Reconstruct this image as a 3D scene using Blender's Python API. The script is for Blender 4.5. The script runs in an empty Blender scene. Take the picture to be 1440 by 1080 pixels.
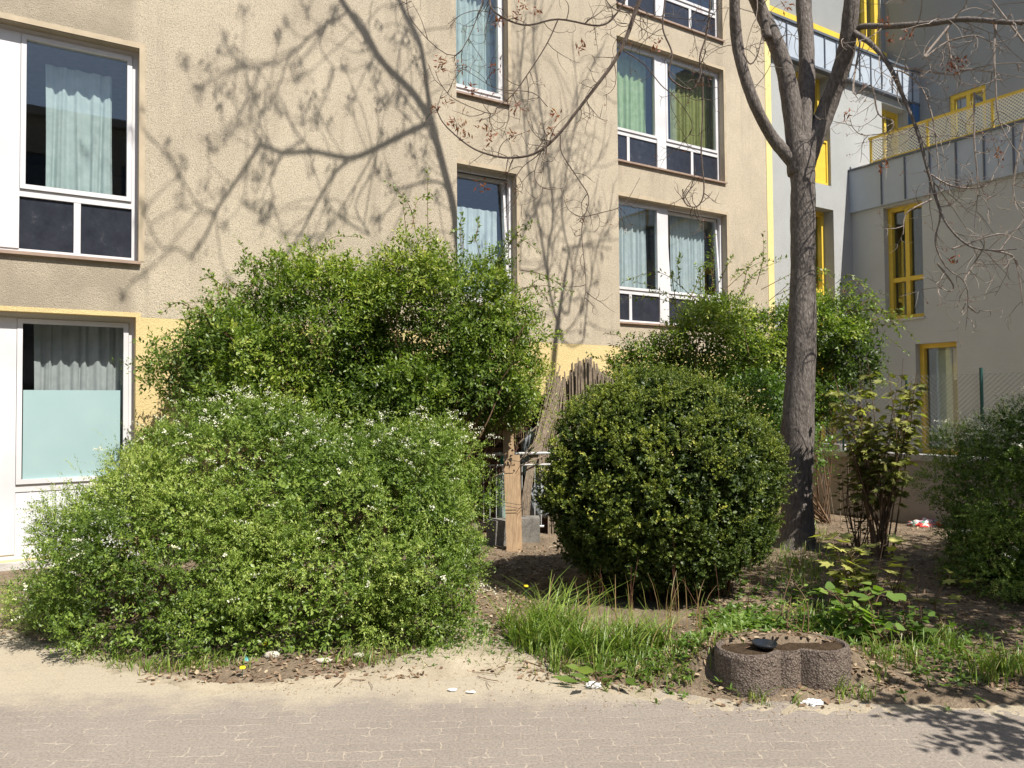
import bpy, math, random
import numpy as np
from mathutils import Vector
R = math.radians
sc = bpy.context.scene
COL = sc.collection
rng = np.random.default_rng(7)
random.seed(7)

# ------------------------------------------------------------------ camera
PITCH, ROLL, FPX, CAMH = R(1.61), R(-0.47), 1082.0, 1.55
_rt = np.array([1, 0, 0.]); _up = np.array([0, -math.sin(PITCH), math.cos(PITCH)])
FW = np.array([0, math.cos(PITCH), math.sin(PITCH)])
RT = math.cos(ROLL) * _rt + math.sin(ROLL) * _up
UP = -math.sin(ROLL) * _rt + math.cos(ROLL) * _up
cam_d = bpy.data.cameras.new('camera'); cam = bpy.data.objects.new('camera', cam_d); COL.objects.link(cam)
from mathutils import Matrix
cam.matrix_world = Matrix(((RT[0], UP[0], -FW[0], 0), (RT[1], UP[1], -FW[1], 0), (RT[2], UP[2], -FW[2], CAMH), (0, 0, 0, 1)))
cam_d.sensor_width = 36; cam_d.lens = 36 * FPX / 1440; cam_d.clip_end = 2000; cam_d.clip_start = 0.05
sc.camera = cam
# ------------------------------------------------------------------ sun, sky, exposure
ELEV = R(52); SH = (0.676, -0.737)
SUN = np.array([SH[0] * math.cos(ELEV), SH[1] * math.cos(ELEV), math.sin(ELEV)])
sd = bpy.data.lights.new('sun', 'SUN'); so = bpy.data.objects.new('sun', sd); COL.objects.link(so)
sd.energy = 5.0; sd.angle = R(0.42); sd.color = (1.0, 0.945, 0.86)
so.rotation_euler = Vector(SUN).to_track_quat('Z', 'Y').to_euler(); so.location = (20, -5, 30)
w = bpy.data.worlds.new('World'); sc.world = w; w.use_nodes = True
nt = w.node_tree; nt.nodes.clear()
sky = nt.nodes.new('ShaderNodeTexSky'); sky.sky_type = 'NISHITA'; sky.sun_disc = False
sky.sun_elevation = ELEV; sky.sun_rotation = math.atan2(SH[0], SH[1])
bg = nt.nodes.new('ShaderNodeBackground'); bg.inputs[1].default_value = 0.08
wo = nt.nodes.new('ShaderNodeOutputWorld'); nt.links.new(sky.outputs[0], bg.inputs[0]); nt.links.new(bg.outputs[0], wo.inputs[0])
sc.view_settings.view_transform = 'Standard'; sc.view_settings.look = 'None'
sc.view_settings.exposure = 0.72; sc.view_settings.gamma = 1.0
sc.render.engine = 'CYCLES'
sc.cycles.max_bounces = 8; sc.cycles.transparent_max_bounces = 16
sc.cycles.transmission_bounces = 4; sc.cycles.diffuse_bounces = 4; sc.cycles.glossy_bounces = 3

REV = .13
# ------------------------------------------------------------------ geometry helpers
CAM = np.array([0, 0, CAMH])
TH = R(57.435)
U = np.array([math.sin(TH), math.cos(TH), 0]); N = np.array([math.cos(TH), -math.sin(TH), 0]); Z = np.array([0, 0, 1.])
def ray(x, y): return RT * (x - 720) / FPX - UP * (y - 540) / FPX + FW
def at(x, y, Y):
    a = ray(x, y); return CAM + a * (Y / a[1])
def gnd(x, y, h=0.0):
    a = ray(x, y); return CAM + a * ((h - CAMH) / a[2])
def unit(v):
    v = np.asarray(v, float); return v / (np.linalg.norm(v, axis=-1, keepdims=True) + 1e-12)

class Fr:                                   # a vertical face: s along it, h up, o outwards
    def __init__(s, O, a, b): s.O, s.a, s.b = np.array(O, float), a, b
    def pt(s, u, h, o=0.0): return s.O + s.a * u + s.b * o + Z * h
    def px(s, x, y, o=0.0):
        r = ray(x, y); d = (s.O + s.b * o - CAM) @ s.b; k = d / (r @ s.b); p = CAM + r * k - s.O
        return float(p @ s.a), float(p[2])

class MB:
    def __init__(s): s.v = []; s.f = []
    def quad(s, a, b, c, d):
        i = len(s.v); s.v += [a, b, c, d]; s.f.append((i, i + 1, i + 2, i + 3))
    def poly(s, pts):
        i = len(s.v); s.v += list(pts); s.f.append(tuple(range(i, i + len(pts))))
    def hexa(s, c):                         # 8 corners: bottom 4 ccw, top 4 ccw
        i = len(s.v); s.v += [np.array(q, float) for q in c]
        for f in ((3, 2, 1, 0), (4, 5, 6, 7), (0, 1, 5, 4), (1, 2, 6, 5), (2, 3, 7, 6), (3, 0, 4, 7)):
            s.f.append(tuple(i + k for k in f))
    def boxF(s, F, s0, s1, h0, h1, o0, o1):
        s.hexa([F.pt(s0, h0, o1), F.pt(s1, h0, o1), F.pt(s1, h0, o0), F.pt(s0, h0, o0),
                F.pt(s0, h1, o1), F.pt(s1, h1, o1), F.pt(s1, h1, o0), F.pt(s0, h1, o0)])
    def box(s, c, d, ax=None):
        c = np.array(c, float); X = np.array([1, 0, 0.]) if ax is None else unit([ax[0], ax[1], 0]); Yv = np.array([-X[1], X[0], 0])
        q = []
        for z in (-1, 1):
            for a, b in ((-1, -1), (1, -1), (1, 1), (-1, 1)):
                q.append(c + X * a * d[0] / 2 + Yv * b * d[1] / 2 + Z * z * d[2] / 2)
        s.hexa(q)
    def tube(s, pts, rad, n=8, smooth=True, cap=True, wob=0.0, close=False):
        P = np.array(pts, float)
        if np.isscalar(rad): rad = [rad] * len(P)
        rad = np.array(rad, float)
        T = np.gradient(P, axis=0); T = unit(T)
        ref = np.array([0.31, 0.2, 0.93]) if abs(T[0] @ np.array([0.31, .2, .93])) < .9 else np.array([1, 0, 0.])
        nx = unit(np.cross(T[0], ref)); base = len(s.v)
        for k in range(len(P)):
            nx = unit(nx - T[k] * (nx @ T[k])); ny = np.cross(T[k], nx)
            for j in range(n):
                a = 2 * math.pi * j / n
                r = rad[k] * (1 + (wob * math.sin(3 * a + k * .7) * math.cos(k * 1.3 + a) if wob else 0))
                s.v.append(P[k] + (nx * math.cos(a) + ny * math.sin(a)) * r)
        for k in range(len(P) - 1):
            for j in range(n):
                a = base + k * n + j; b = base + k * n + (j + 1) % n
                s.f.append((a, b, b + n, a + n))
        if cap:
            s.f.append(tuple(base + j for j in reversed(range(n))))
            s.f.append(tuple(base + (len(P) - 1) * n + j for j in range(n)))
    def lathe(s, c, prof, n=24):
        c = np.array(c, float); base = len(s.v)
        for r, z in prof:
            for j in range(n):
                a = 2 * math.pi * j / n; s.v.append(c + np.array([r * math.cos(a), r * math.sin(a), z]))
        for k in range(len(prof) - 1):
            for j in range(n):
                a = base + k * n + j; b = base + k * n + (j + 1) % n
                s.f.append((a, b, b + n, a + n))

def cat(pts, sub=5):                        # Catmull-Rom
    P = [np.array(p, float) for p in pts]; P = [2 * P[0] - P[1]] + P + [2 * P[-1] - P[-2]]; out = []
    for i in range(1, len(P) - 2):
        for k in range(sub):
            t = k / sub; a, b, c, d = P[i - 1:i + 3]
            out.append(.5 * ((2 * b) + (-a + c) * t + (2 * a - 5 * b + 4 * c - d) * t * t + (-a + 3 * b - 3 * c + d) * t ** 3))
    out.append(P[-2]); return np.array(out)
def catr(r, sub=5):
    x = np.arange(len(r)); return np.interp(np.linspace(0, len(r) - 1, (len(r) - 1) * sub + 1), x, r)

LOC = {}
def obj(name, mb, mat, parent=None, smooth=False, loc=None, tint=None):
    me = bpy.data.meshes.new(name)
    o = bpy.data.objects.new(name, me); COL.objects.link(o)
    if isinstance(mb, MB): V = np.array(mb.v, float).reshape(-1, 3); F = mb.f
    else: V, F = mb
    if parent is not None: base = LOC[parent.name]; LOC[o.name] = base; o.parent = parent
    else:
        base = np.array(loc if loc is not None else [(V[:, 0].min() + V[:, 0].max()) / 2, (V[:, 1].min() + V[:, 1].max()) / 2, V[:, 2].min()], float)
        if loc is None and isinstance(loc, str): base = np.zeros(3)
        LOC[o.name] = base; o.location = base
    V = V - base
    if isinstance(F, np.ndarray):
        n, k = F.shape
        me.vertices.add(len(V)); me.vertices.foreach_set('co', V.astype(np.float32).ravel())
        me.loops.add(n * k); me.loops.foreach_set('vertex_index', F.astype(np.int32).ravel())
        me.polygons.add(n); me.polygons.foreach_set('loop_start', np.arange(0, n * k, k, dtype=np.int32))
        me.polygons.foreach_set('loop_total', np.full(n, k, dtype=np.int32)); me.update(calc_edges=True)
    else: me.from_pydata([tuple(v) for v in V], [], F)
    if tint is not None:
        at_ = me.attributes.new('tint', 'FLOAT', 'POINT'); at_.data.foreach_set('value', tint.astype(np.float32))
    if smooth: me.polygons.foreach_set('use_smooth', [True] * len(me.polygons))
    if isinstance(mat, (list, tuple)):
        for m in mat: me.materials.append(m)
    else: me.materials.append(mat)
    return o
def thing(name, label, cat_, loc, group=None):
    o = bpy.data.objects.new(name, None); COL.objects.link(o); o.location = loc; LOC[o.name] = np.array(loc, float)
    o.empty_display_size = .2
    o['label'] = label; o['category'] = cat_
    if group: o['group'] = group
    return o
def tag(o, label=None, cat_=None, group=None, kind=None):
    if label: o['label'] = label
    if cat_: o['category'] = cat_
    if group: o['group'] = group
    if kind: o['kind'] = kind
    return o

# ------------------------------------------------------------------ material helpers
def mat_new(name):
    m = bpy.data.materials.new(name); m.use_nodes = True; t = m.node_tree; t.nodes.clear()
    out = t.nodes.new('ShaderNodeOutputMaterial'); return m, t, out
def nd(t, typ, **kw):
    n = t.nodes.new(typ)
    for k, v in kw.items():
        if k in n.inputs: n.inputs[k].default_value = v
        else: setattr(n, k, v)
    return n
def noise(t, vec, scale, detail=4, rough=.55):
    n = nd(t, 'ShaderNodeTexNoise', Scale=scale, Detail=detail, Roughness=rough); t.links.new(vec, n.inputs['Vector']); return n.outputs['Fac']
def ramp(t, fac, stops):
    n = t.nodes.new('ShaderNodeValToRGB'); cr = n.color_ramp
    while len(cr.elements) < len(stops): cr.elements.new(.5)
    for e, (p, c) in zip(cr.elements, stops): e.position = p; e.color = (c[0], c[1], c[2], 1)
    t.links.new(fac, n.inputs[0]); return n.outputs[0]
def mixc(t, fac, a, b, typ='MIX'):
    n = t.nodes.new('ShaderNodeMix'); n.data_type = 'RGBA'; n.blend_type = typ
    for s_, v in ((n.inputs[0], fac), (n.inputs[6], a), (n.inputs[7], b)):
        if hasattr(v, 'is_linked'): t.links.new(v, s_)
        elif isinstance(v, (int, float)): s_.default_value = v
        else: s_.default_value = (v[0], v[1], v[2], 1)
    return n.outputs[2]
def mathn(t, op, a, b=None, c=None):
    n = t.nodes.new('ShaderNodeMath'); n.operation = op
    for i, v in enumerate((a, b, c)):
        if v is None: continue
        if hasattr(v, 'is_linked'): t.links.new(v, n.inputs[i])
        else: n.inputs[i].default_value = v
    return n.outputs[0]
def wpos(t):
    return t.nodes.new('ShaderNodeNewGeometry').outputs['Position']
def bump(t, h, strength=.3, dist=.01, normal=None):
    b = nd(t, 'ShaderNodeBump', Strength=strength, Distance=dist); t.links.new(h, b.inputs['Height'])
    if normal is not None: t.links.new(normal, b.inputs['Normal'])
    return b.outputs[0]
def princ(t, out, col, rough=.7, spec=.3, normal=None, metal=0.0):
    p = t.nodes.new('ShaderNodeBsdfPrincipled')
    if hasattr(col, 'is_linked'): t.links.new(col, p.inputs['Base Color'])
    else: p.inputs['Base Color'].default_value = (*col, 1)
    if hasattr(rough, 'is_linked'): t.links.new(rough, p.inputs['Roughness'])
    else: p.inputs['Roughness'].default_value = rough
    p.inputs['Specular IOR Level'].default_value = spec; p.inputs['Metallic'].default_value = metal
    if normal is not None: t.links.new(normal, p.inputs['Normal'])
    if out is not None: t.links.new(p.outputs[0], out.inputs[0])
    return p
def simple(name, c, rough=.6, spec=.3, var=.12, scale=12, bs=.15, bd=.003, metal=0):
    m, t, out = mat_new(name); p = wpos(t); f = noise(t, p, scale, 5)
    c = np.array(c); col = ramp(t, f, [(.25, c * (1 - var)), (.75, np.minimum(c * (1 + var), 1))])
    princ(t, out, col, rough, spec, bump(t, noise(t, p, scale * 9, 3), bs, bd), metal); return m
def leafmat(name, stops, trans=.3, rough=.42, spec=.4):
    m, t, out = mat_new(name)
    a = t.nodes.new('ShaderNodeAttribute'); a.attribute_name = 'tint'
    col = ramp(t, a.outputs['Fac'], stops)
    p = princ(t, None, col, rough, spec)
    tr = t.nodes.new('ShaderNodeBsdfTranslucent')
    c2 = mixc(t, 1.0, col, (1.5, 1.75, .55), 'MULTIPLY'); t.links.new(c2, tr.inputs[0])
    mx = t.nodes.new('ShaderNodeMixShader'); mx.inputs[0].default_value = trans
    t.links.new(p.outputs[0], mx.inputs[1]); t.links.new(tr.outputs[0], mx.inputs[2]); t.links.new(mx.outputs[0], out.inputs[0])
    return m
M = {}
# stucco: pebble dash, tan
def stucco(name, base, dark, grain=.14, stain=True):
    m, t, out = mat_new(name); p = wpos(t)
    g = noise(t, p, 105, 3, .75); g2 = noise(t, p, 48, 2, .6)
    big = noise(t, p, .55, 4, .6); mid = noise(t, p, 2.2, 5, .65)
    col = mixc(t, ramp(t, big, [(.38, (0, 0, 0)), (.72, (1, 1, 1))]), base, dark)
    col = mixc(t, mathn(t, 'MULTIPLY', mid, .5), col, tuple(np.array(dark) * .9))
    gr = ramp(t, g, [(.32, (1 - grain * 4.0,) * 3), (.5, (1, 1, 1)), (.7, (1 + grain,) * 3)])
    col = mixc(t, 1.0, col, gr, 'MULTIPLY')
    if stain:                                # run-off streaks: stretched noise
        mp = nd(t, 'ShaderNodeMapping'); mp.inputs['Scale'].default_value = (3.2, 3.2, .22); t.links.new(p, mp.inputs[0])
        st = ramp(t, noise(t, mp.outputs[0], 1.6, 5, .6), [(.52, (0, 0, 0)), (.75, (1, 1, 1))])
        col = mixc(t, mathn(t, 'MULTIPLY', st, .55), col, tuple(np.array(dark) * .7))
        # weathered, darker panels round the upper left window
        du = nd(t, 'ShaderNodeVectorMath', operation='DOT_PRODUCT'); t.links.new(p, du.inputs[0]); du.inputs[1].default_value = tuple(U)
        sz = t.nodes.new('ShaderNodeSeparateXYZ'); t.links.new(p, sz.inputs[0])
        uu = mathn(t, 'MULTIPLY_ADD', mid, .10, du.outputs['Value'])
        side = ramp(t, mathn(t, 'MULTIPLY', mathn(t, 'SUBTRACT', uu, .6), 1.0), [(.36, (1, 1, 1)), (.46, (0, 0, 0))])
        hh = mathn(t, 'ABSOLUTE', mathn(t, 'SUBTRACT', sz.outputs[2], 4.17))
        k = mathn(t, 'MULTIPLY', side, mathn(t, 'GREATER_THAN', hh, 1.05))
        k = mathn(t, 'MULTIPLY', k, ramp(t, mid, [(.3, (.45, .45, .45)), (.6, (.95, .95, .95))]))
        col = mixc(t, mathn(t, 'MULTIPLY', k, .85), col, tuple(np.array(dark) * .70))
    n1 = bump(t, g, .9, .014); n2 = bump(t, g2, .4, .01, n1)
    princ(t, out, col, .95, .1, n2); return m
FA = Fr(-8.67 * N, U, N); FB = Fr(-9.4 * N, U, N); FC = Fr(-10.09 * N, U, N); FD = Fr(-10.26 * N, U, N)
WEATHER = tuple(FA.pt(-.3, 4.6))
M['stucco'] = stucco('tan_pebbledash', (.59, .512, .39), (.45, .388, .297))
M['yellow_render'] = stucco('yellow_render', (.74, .59, .30), (.66, .52, .26), .05, False)
M['grey_render'] = stucco('grey_render', (.44, .455, .45), (.38, .39, .385), .03, False)
M['wing_render'] = stucco('warm_grey_render', (.54, .56, .54), (.49, .505, .49), .03, False)
M['plaster_in'] = simple('interior_plaster', (.30, .29, .27), .9, .1)
M['trim'] = simple('reveal_paint', (.42, .35, .25), .8, .2, .15, 6)
M['white'] = simple('white_window_paint', (.58, .575, .585), .4, .4, .12, 2.5, .05)
M['white_panel'] = simple('white_panel_paint', (.62, .63, .65), .42, .4, .05, 3, .05)
M['sill'] = simple('brown_metal_sill', (.30, .22, .17), .45, .4, .2, 8)
M['yellow'] = simple('yellow_window_paint', (.66, .47, .06), .45, .4, .1, 6, .05)
M['yellow_strip'] = simple('pale_yellow_strip', (.64, .55, .25), .6, .3, .08, 6)
M['zinc'] = simple('standing_seam_zinc', (.36, .41, .47), .55, .35, .08, 3, .08, .003, 0)
M['zinc_dark'] = simple('seam_dark', (.10, .115, .14), .5, .4)
M['blue_paint'] = simple('blue_panel', (.05, .12, .26), .5, .4)
M['concrete'] = simple('old_concrete', (.46, .44, .41), .95, .1, .25, 7, .6, .01)
M['concrete_dark'] = simple('weathered_block', (.20, .19, .17), .95, .1, .3, 9, .6, .01)
M['metal_white'] = simple('galvanised_rail', (.55, .56, .56), .45, .5, .15, 20, .1, .002, .3)
M['metal_dark'] = simple('dark_steel', (.04, .04, .045), .5, .5)
M['wire'] = simple('chain_wire', (.30, .33, .32), .4, .5, .1, 20, .1, .001, .5)
M['green_post'] = simple('green_fence_post', (.03, .09, .08), .45, .4)
M['reed'] = simple('dry_reed', (.25, .20, .15), .8, .2, .35, 30, .4, .004)
M['reed_dark'] = simple('dark_brushwood', (.10, .065, .045), .9, .1, .4, 30, .4, .004)
M['plastic_bag'] = simple('grey_plastic_bag', (.22, .24, .26), .35, .5, .2, 8, .5, .01)
M['green_plastic'] = simple('pale_green_plastic', (.40, .60, .52), .35, .5, .08)
M['teal_plastic'] = simple('teal_plastic', (.02, .22, .18), .35, .5, .08)
M['black_plastic'] = simple('black_plastic', (.015, .018, .022), .25, .5, .1)
M['paper'] = simple('crumpled_paper', (.78, .78, .76), .8, .2, .06, 20)
M['stone'] = simple('pale_stone', (.46, .42, .35), .9, .1, .25, 20, .5, .01)
M['soil_in'] = simple('planter_soil', (.10, .07, .045), 1, .05, .4, 30, 1, .02)
def woodmat(name, a, b):
    m, t, out = mat_new(name); p = wpos(t)
    mp = nd(t, 'ShaderNodeMapping'); mp.inputs['Scale'].default_value = (30, 30, 2.2); t.links.new(p, mp.inputs[0])
    f = noise(t, mp.outputs[0], 2.0, 6, .65); col = ramp(t, f, [(.3, a), (.7, b)])
    princ(t, out, col, .8, .2, bump(t, f, .4, .004)); return m
M['plank'] = woodmat('raw_plank', (.27, .18, .11), (.46, .33, .20))
M['greywood'] = woodmat('grey_board', (.25, .21, .17), (.42, .36, .30))
def barkmat(name, a, b, c):
    m, t, out = mat_new(name); p = wpos(t)
    mp = nd(t, 'ShaderNodeMapping'); mp.inputs['Scale'].default_value = (1, 1, .35); t.links.new(p, mp.inputs[0])
    f = noise(t, mp.outputs[0], 42, 6, .7); g = noise(t, p, 3.5, 4, .6)
    v = nd(t, 'ShaderNodeTexVoronoi', Scale=55.0); t.links.new(mp.outputs[0], v.inputs['Vector'])
    col = ramp(t, f, [(.28, a), (.52, b), (.75, c)]); col = mixc(t, mathn(t, 'MULTIPLY', g, .5), col, tuple(np.array(a) * 1.3))
    n1 = bump(t, f, .9, .02); n2 = bump(t, v.outputs['Distance'], .5, .012, n1)
    princ(t, out, col, .9, .15, n2); return m
M['bark'] = barkmat('grey_bark', (.07, .06, .052), (.18, .157, .142), (.33, .295, .27))
M['twig'] = simple('twig_bark', (.25, .21, .18), .8, .25, .4, 25)
M['stem'] = simple('shrub_stem', (.17, .11, .07), .85, .15, .35, 30)
M['redstem'] = simple('reddish_stem', (.15, .075, .05), .8, .15, .3, 30)
# glass
def glass(name, tint, refl=1.0, film=None):
    m, t, out = mat_new(name)
    tr = t.nodes.new('ShaderNodeBsdfTransparent'); tr.inputs[0].default_value = (*tint, 1)
    gl = t.nodes.new('ShaderNodeBsdfGlossy'); gl.inputs['Roughness'].default_value = .015
    p = wpos(t); nb = bump(t, noise(t, p, 1.1, 0), .05, .01); t.links.new(nb, gl.inputs['Normal'])
    gl.inputs[0].default_value = (.9, .95, 1, 1)
    fr = nd(t, 'ShaderNodeLayerWeight', Blend=.5)
    k = mathn(t, 'POWER', fr.outputs['Facing'], 3.0); k = mathn(t, 'MULTIPLY_ADD', k, .8, .07 * refl)
    mx = t.nodes.new('ShaderNodeMixShader'); t.links.new(k, mx.inputs[0]); t.links.new(tr.outputs[0], mx.inputs[1]); t.links.new(gl.outputs[0], mx.inputs[2])
    t.links.new(mx.outputs[0], out.inputs[0]); return m
M['glass'] = glass('window_glass', (.92, .95, .95))
m, t, out = mat_new('dark_lower_glass'); p = wpos(t)
col = ramp(t, noise(t, p, 7, 6, .7), [(.3, (.018, .02, .028)), (.62, (.03, .034, .045)), (.8, (.10, .10, .11))])
princ(t, out, col, .16, .55); M['lowpane'] = m
m, t, out = mat_new('pale_blue_film'); p = wpos(t)
col = ramp(t, noise(t, p, 2.5, 5), [(.3, (.28, .40, .405)), (.7, (.31, .43, .435))]); princ(t, out, col, .35, .45); M['film'] = m
def curtainmat(name, a, b):
    m, t, out = mat_new(name); p = wpos(t); col = ramp(t, noise(t, p, 9, 5), [(.3, a), (.7, b)])
    q = princ(t, None, col, .9, .1); tr = t.nodes.new('ShaderNodeBsdfTranslucent'); t.links.new(col, tr.inputs[0])
    mx = t.nodes.new('ShaderNodeMixShader'); mx.inputs[0].default_value = .25
    t.links.new(q.outputs[0], mx.inputs[1]); t.links.new(tr.outputs[0], mx.inputs[2]); t.links.new(mx.outputs[0], out.inputs[0]); return m
M['cur_glass_tint'] = curtainmat('glass_tinted_curtain', (.52, .61, .60), (.68, .76, .75))  # whitish cloth; green-blue tint of the glass reflections painted into its colour
M['cur_white'] = curtainmat('white_curtain', (.60, .66, .68), (.74, .80, .82))
M['cur_grey'] = curtainmat('grey_net_curtain', (.5, .5, .5), (.66, .66, .65))
M['cur_green'] = curtainmat('green_curtain', (.35, .50, .22), (.55, .66, .40))
M['cur_olive'] = curtainmat('olive_curtain', (.30, .31, .10), (.44, .44, .18))
M['roof'] = simple('roof_felt', (.12, .12, .12), .9, .1)

# ================================================================== GROUND
EDGE_PX = [(-150, 872), (0, 885), (100, 912), (200, 945), (330, 962), (480, 948), (600, 930), (720, 922), (850, 962), (1000, 985), (1200, 992), (1440, 992), (1600, 985)]
EP = np.array([gnd(*q) for q in EDGE_PX]); EX, EY = EP[:, 0], EP[:, 1]
def edgeY(X): return np.interp(X, EX, EY)
def wob(X, Y, f, s=0.):
    return (np.sin(X * f + 1.3 * np.sin(Y * f * .7 + s)) + np.sin(Y * f * 1.13 + 1.7 * np.sin(X * f * .83 + 2 + s)) + .5 * np.sin(X * f * 2.3 + Y * f * 1.9 + s)) / 2.5
def bedH(X, Y):
    d = Y - edgeY(X) + .06 * wob(X, Y, 5) + .03 * wob(X, Y, 17)
    base = np.clip(d / .45, -1, 1)
    h = np.where(base > 0, .055 * np.sqrt(np.maximum(base, 0)), .05 * base)
    h = h + .20 * np.exp(-(np.abs((X - 1.47) / .50) ** 4)) * np.clip((Y - 4.22) / .12, 0, 1) * np.exp(-np.maximum(Y - 4.4, 0) ** 2 / .09)
    return h + .012 * wob(X, Y, 3.1) * (base > 0) + .006 * wob(X, Y, 13, 1) + .004 * wob(X, Y, 31, 2) - .008
def grid(x0, x1, y0, y1, step, hf):
    xs = np.arange(x0, x1 + step / 2, step); ys = np.arange(y0, y1 + step / 2, step); X, Y = np.meshgrid(xs, ys)
    V = np.stack([X, Y, hf(X, Y)], -1).reshape(-1, 3); nx, ny = len(xs), len(ys)
    i = np.arange(nx - 1)[None, :] + np.arange(ny - 1)[:, None] * nx; i = i.ravel()
    return V, np.stack([i, i + 1, i + 1 + nx, i + nx], -1)
# soil material
m, t, out = mat_new('garden_soil'); p = wpos(t)
f = noise(t, p, 5, 6, .65); f2 = noise(t, p, 60, 4, .7)
v = nd(t, 'ShaderNodeTexVoronoi', Scale=42.0); t.links.new(p, v.inputs['Vector'])
col = ramp(t, f, [(.3, (.14, .11, .08)), (.55, (.24, .19, .14)), (.75, (.36, .30, .22))])
col = mixc(t, .55, col, ramp(t, f2, [(.3, (.45, .42, .4)), (.7, (1.25, 1.2, 1.1))]), 'MULTIPLY')
bits = ramp(t, v.outputs['Distance'], [(.10, (1, 1, 1)), (.18, (0, 0, 0))])
vcol = mixc(t, v.outputs['Color'], (.14, .08, .05), (.42, .33, .22))
col = mixc(t, mathn(t, 'MULTIPLY', bits, .6), col, vcol)
princ(t, out, col, 1, .05, bump(t, f2, .9, .02, bump(t, v.outputs['Distance'], .5, .012))); M['soil'] = m
# paving
m, t, out = mat_new('sandy_block_paving'); p = wpos(t)
rotm = nd(t, 'ShaderNodeMapping'); rotm.inputs['Rotation'].default_value = (0, 0, R(-2)); t.links.new(p, rotm.inputs[0])
nv = nd(t, 'ShaderNodeTexNoise', Scale=2.2, Detail=3.0); t.links.new(rotm.outputs[0], nv.inputs['Vector'])
va = nd(t, 'ShaderNodeVectorMath', operation='MULTIPLY_ADD'); t.links.new(nv.outputs['Color'], va.inputs[0]); va.inputs[1].default_value = (.10, .10, 0); t.links.new(rotm.outputs[0], va.inputs[2])
nv2 = nd(t, 'ShaderNodeTexNoise', Scale=26.0, Detail=3.0); t.links.new(rotm.outputs[0], nv2.inputs['Vector'])
vb = nd(t, 'ShaderNodeVectorMath', operation='MULTIPLY_ADD'); t.links.new(nv2.outputs['Color'], vb.inputs[0]); vb.inputs[1].default_value = (.045, .045, 0); t.links.new(va.outputs[0], vb.inputs[2])
br = nd(t, 'ShaderNodeTexBrick'); t.links.new(vb.outputs[0], br.inputs['Vector'])
br.inputs['Scale'].default_value = 1.0; br.inputs['Brick Width'].default_value = .16; br.inputs['Row Height'].default_value = .08
br.inputs['Mortar Size'].default_value = .0036; br.inputs['Mortar Smooth'].default_value = .3
br.inputs['Color1'].default_value = (.215, .187, .162, 1); br.inputs['Color2'].default_value = (.242, .212, .184, 1); br.inputs['Mortar'].default_value = (.3, .25, .2, 1)
big = noise(t, p, .7, 5, .6); fine = noise(t, p, 75, 5, .8); brk = noise(t, p, 6.5, 5, .65)
col = mixc(t, ramp(t, big, [(.35, (0, 0, 0)), (.7, (1, 1, 1))]), br.outputs['Color'], (.265, .233, .202))
gm = ramp(t, fine, [(.3, (.55, .53, .51)), (.5, (1, 1, 1)), (.72, (1.42, 1.38, 1.3))]); col = mixc(t, .85, col, gm, 'MULTIPLY')
joint = mathn(t, 'MULTIPLY', br.outputs['Fac'], ramp(t, brk, [(.46, (.0, .0, .0)), (.60, (1, 1, 1))]))
col = mixc(t, mathn(t, 'MULTIPLY', joint, .6), col, (.46, .40, .32))
# loose sand drifting out of the joints, thickest towards the bed (world Y)
sx = t.nodes.new('ShaderNodeSeparateXYZ'); t.links.new(p, sx.inputs[0])
gy = nd(t, 'ShaderNodeMapRange'); gy.inputs['From Min'].default_value = 3.82; gy.inputs['From Max'].default_value = 4.3; t.links.new(sx.outputs[1], gy.inputs[0])
sn = mathn(t, 'ADD', mathn(t, 'MULTIPLY', gy.outputs[0], .55), noise(t, p, 3.2, 7, .68))
sand = ramp(t, sn, [(.68, (0, 0, 0)), (1.0, (1, 1, 1))])
sandc = ramp(t, fine, [(.3, (.31, .265, .195)), (.7, (.47, .41, .31))])
col = mixc(t, mathn(t, 'MULTIPLY', sand, .85), col, sandc)
hgt = mathn(t, 'SUBTRACT', fine, mathn(t, 'MULTIPLY', br.outputs['Fac'], 1.5))
princ(t, out, col, .95, .12, bump(t, hgt, .55, .006)); M['paving'] = m
# sand
m, t, out = mat_new('pale_sand'); p = wpos(t)
fine = noise(t, p, 120, 4, .75); md = noise(t, p, 4, 6, .65)
col = ramp(t, md, [(.3, (.29, .245, .18)), (.7, (.46, .40, .30))])
col = mixc(t, .8, col, ramp(t, fine, [(.3, (.6, .58, .55)), (.5, (1, 1, 1)), (.72, (1.3, 1.25, 1.2))]), 'MULTIPLY')
v = nd(t, 'ShaderNodeTexVoronoi', Scale=30.0); t.links.new(p, v.inputs['Vector'])
col = mixc(t, mathn(t, 'MULTIPLY', ramp(t, v.outputs['Distance'], [(.06, (1, 1, 1)), (.12, (0, 0, 0))]), .5), col, (.22, .15, .10))
princ(t, out, col, 1, .05, bump(t, fine, .7, .01)); M['sand'] = m

g = MB(); g.quad((-400, -400, -.075), (400, -400, -.075), (400, 400, -.075), (-400, 400, -.075)); tag(obj('ground', g, M['soil'], loc=(0, 0, 0)), kind='structure')
tag(obj('soil_bed', grid(-9, 16, 3.2, 17, .055, bedH), M['soil'], loc=(0, 0, 0), smooth=True), kind='structure')
def sandH(X, Y):
    d = Y - edgeY(X) + .05 * wob(X, Y, 2.3, 3)
    pathw = np.exp(-((X + .35) / .45) ** 2)
    hump = np.exp(-((d + .04) / .22) ** 2) * .011 + np.exp(-((d - .45) / .55) ** 2) * .075 * pathw
    return hump - .010 + .002 * wob(X, Y, 4, 4) + .002 * wob(X, Y, 13, 5) + .0025 * wob(X, Y, 37, 2) + .002 * wob(X, Y, 61, 5) - np.where(d > .1, .03, 0) * (1 - pathw)
tag(obj('sand_drift', grid(-7, 9, 3.3, 6.5, .03, sandH), M['sand'], loc=(0, 0, 0), smooth=True), kind='structure')
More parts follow.
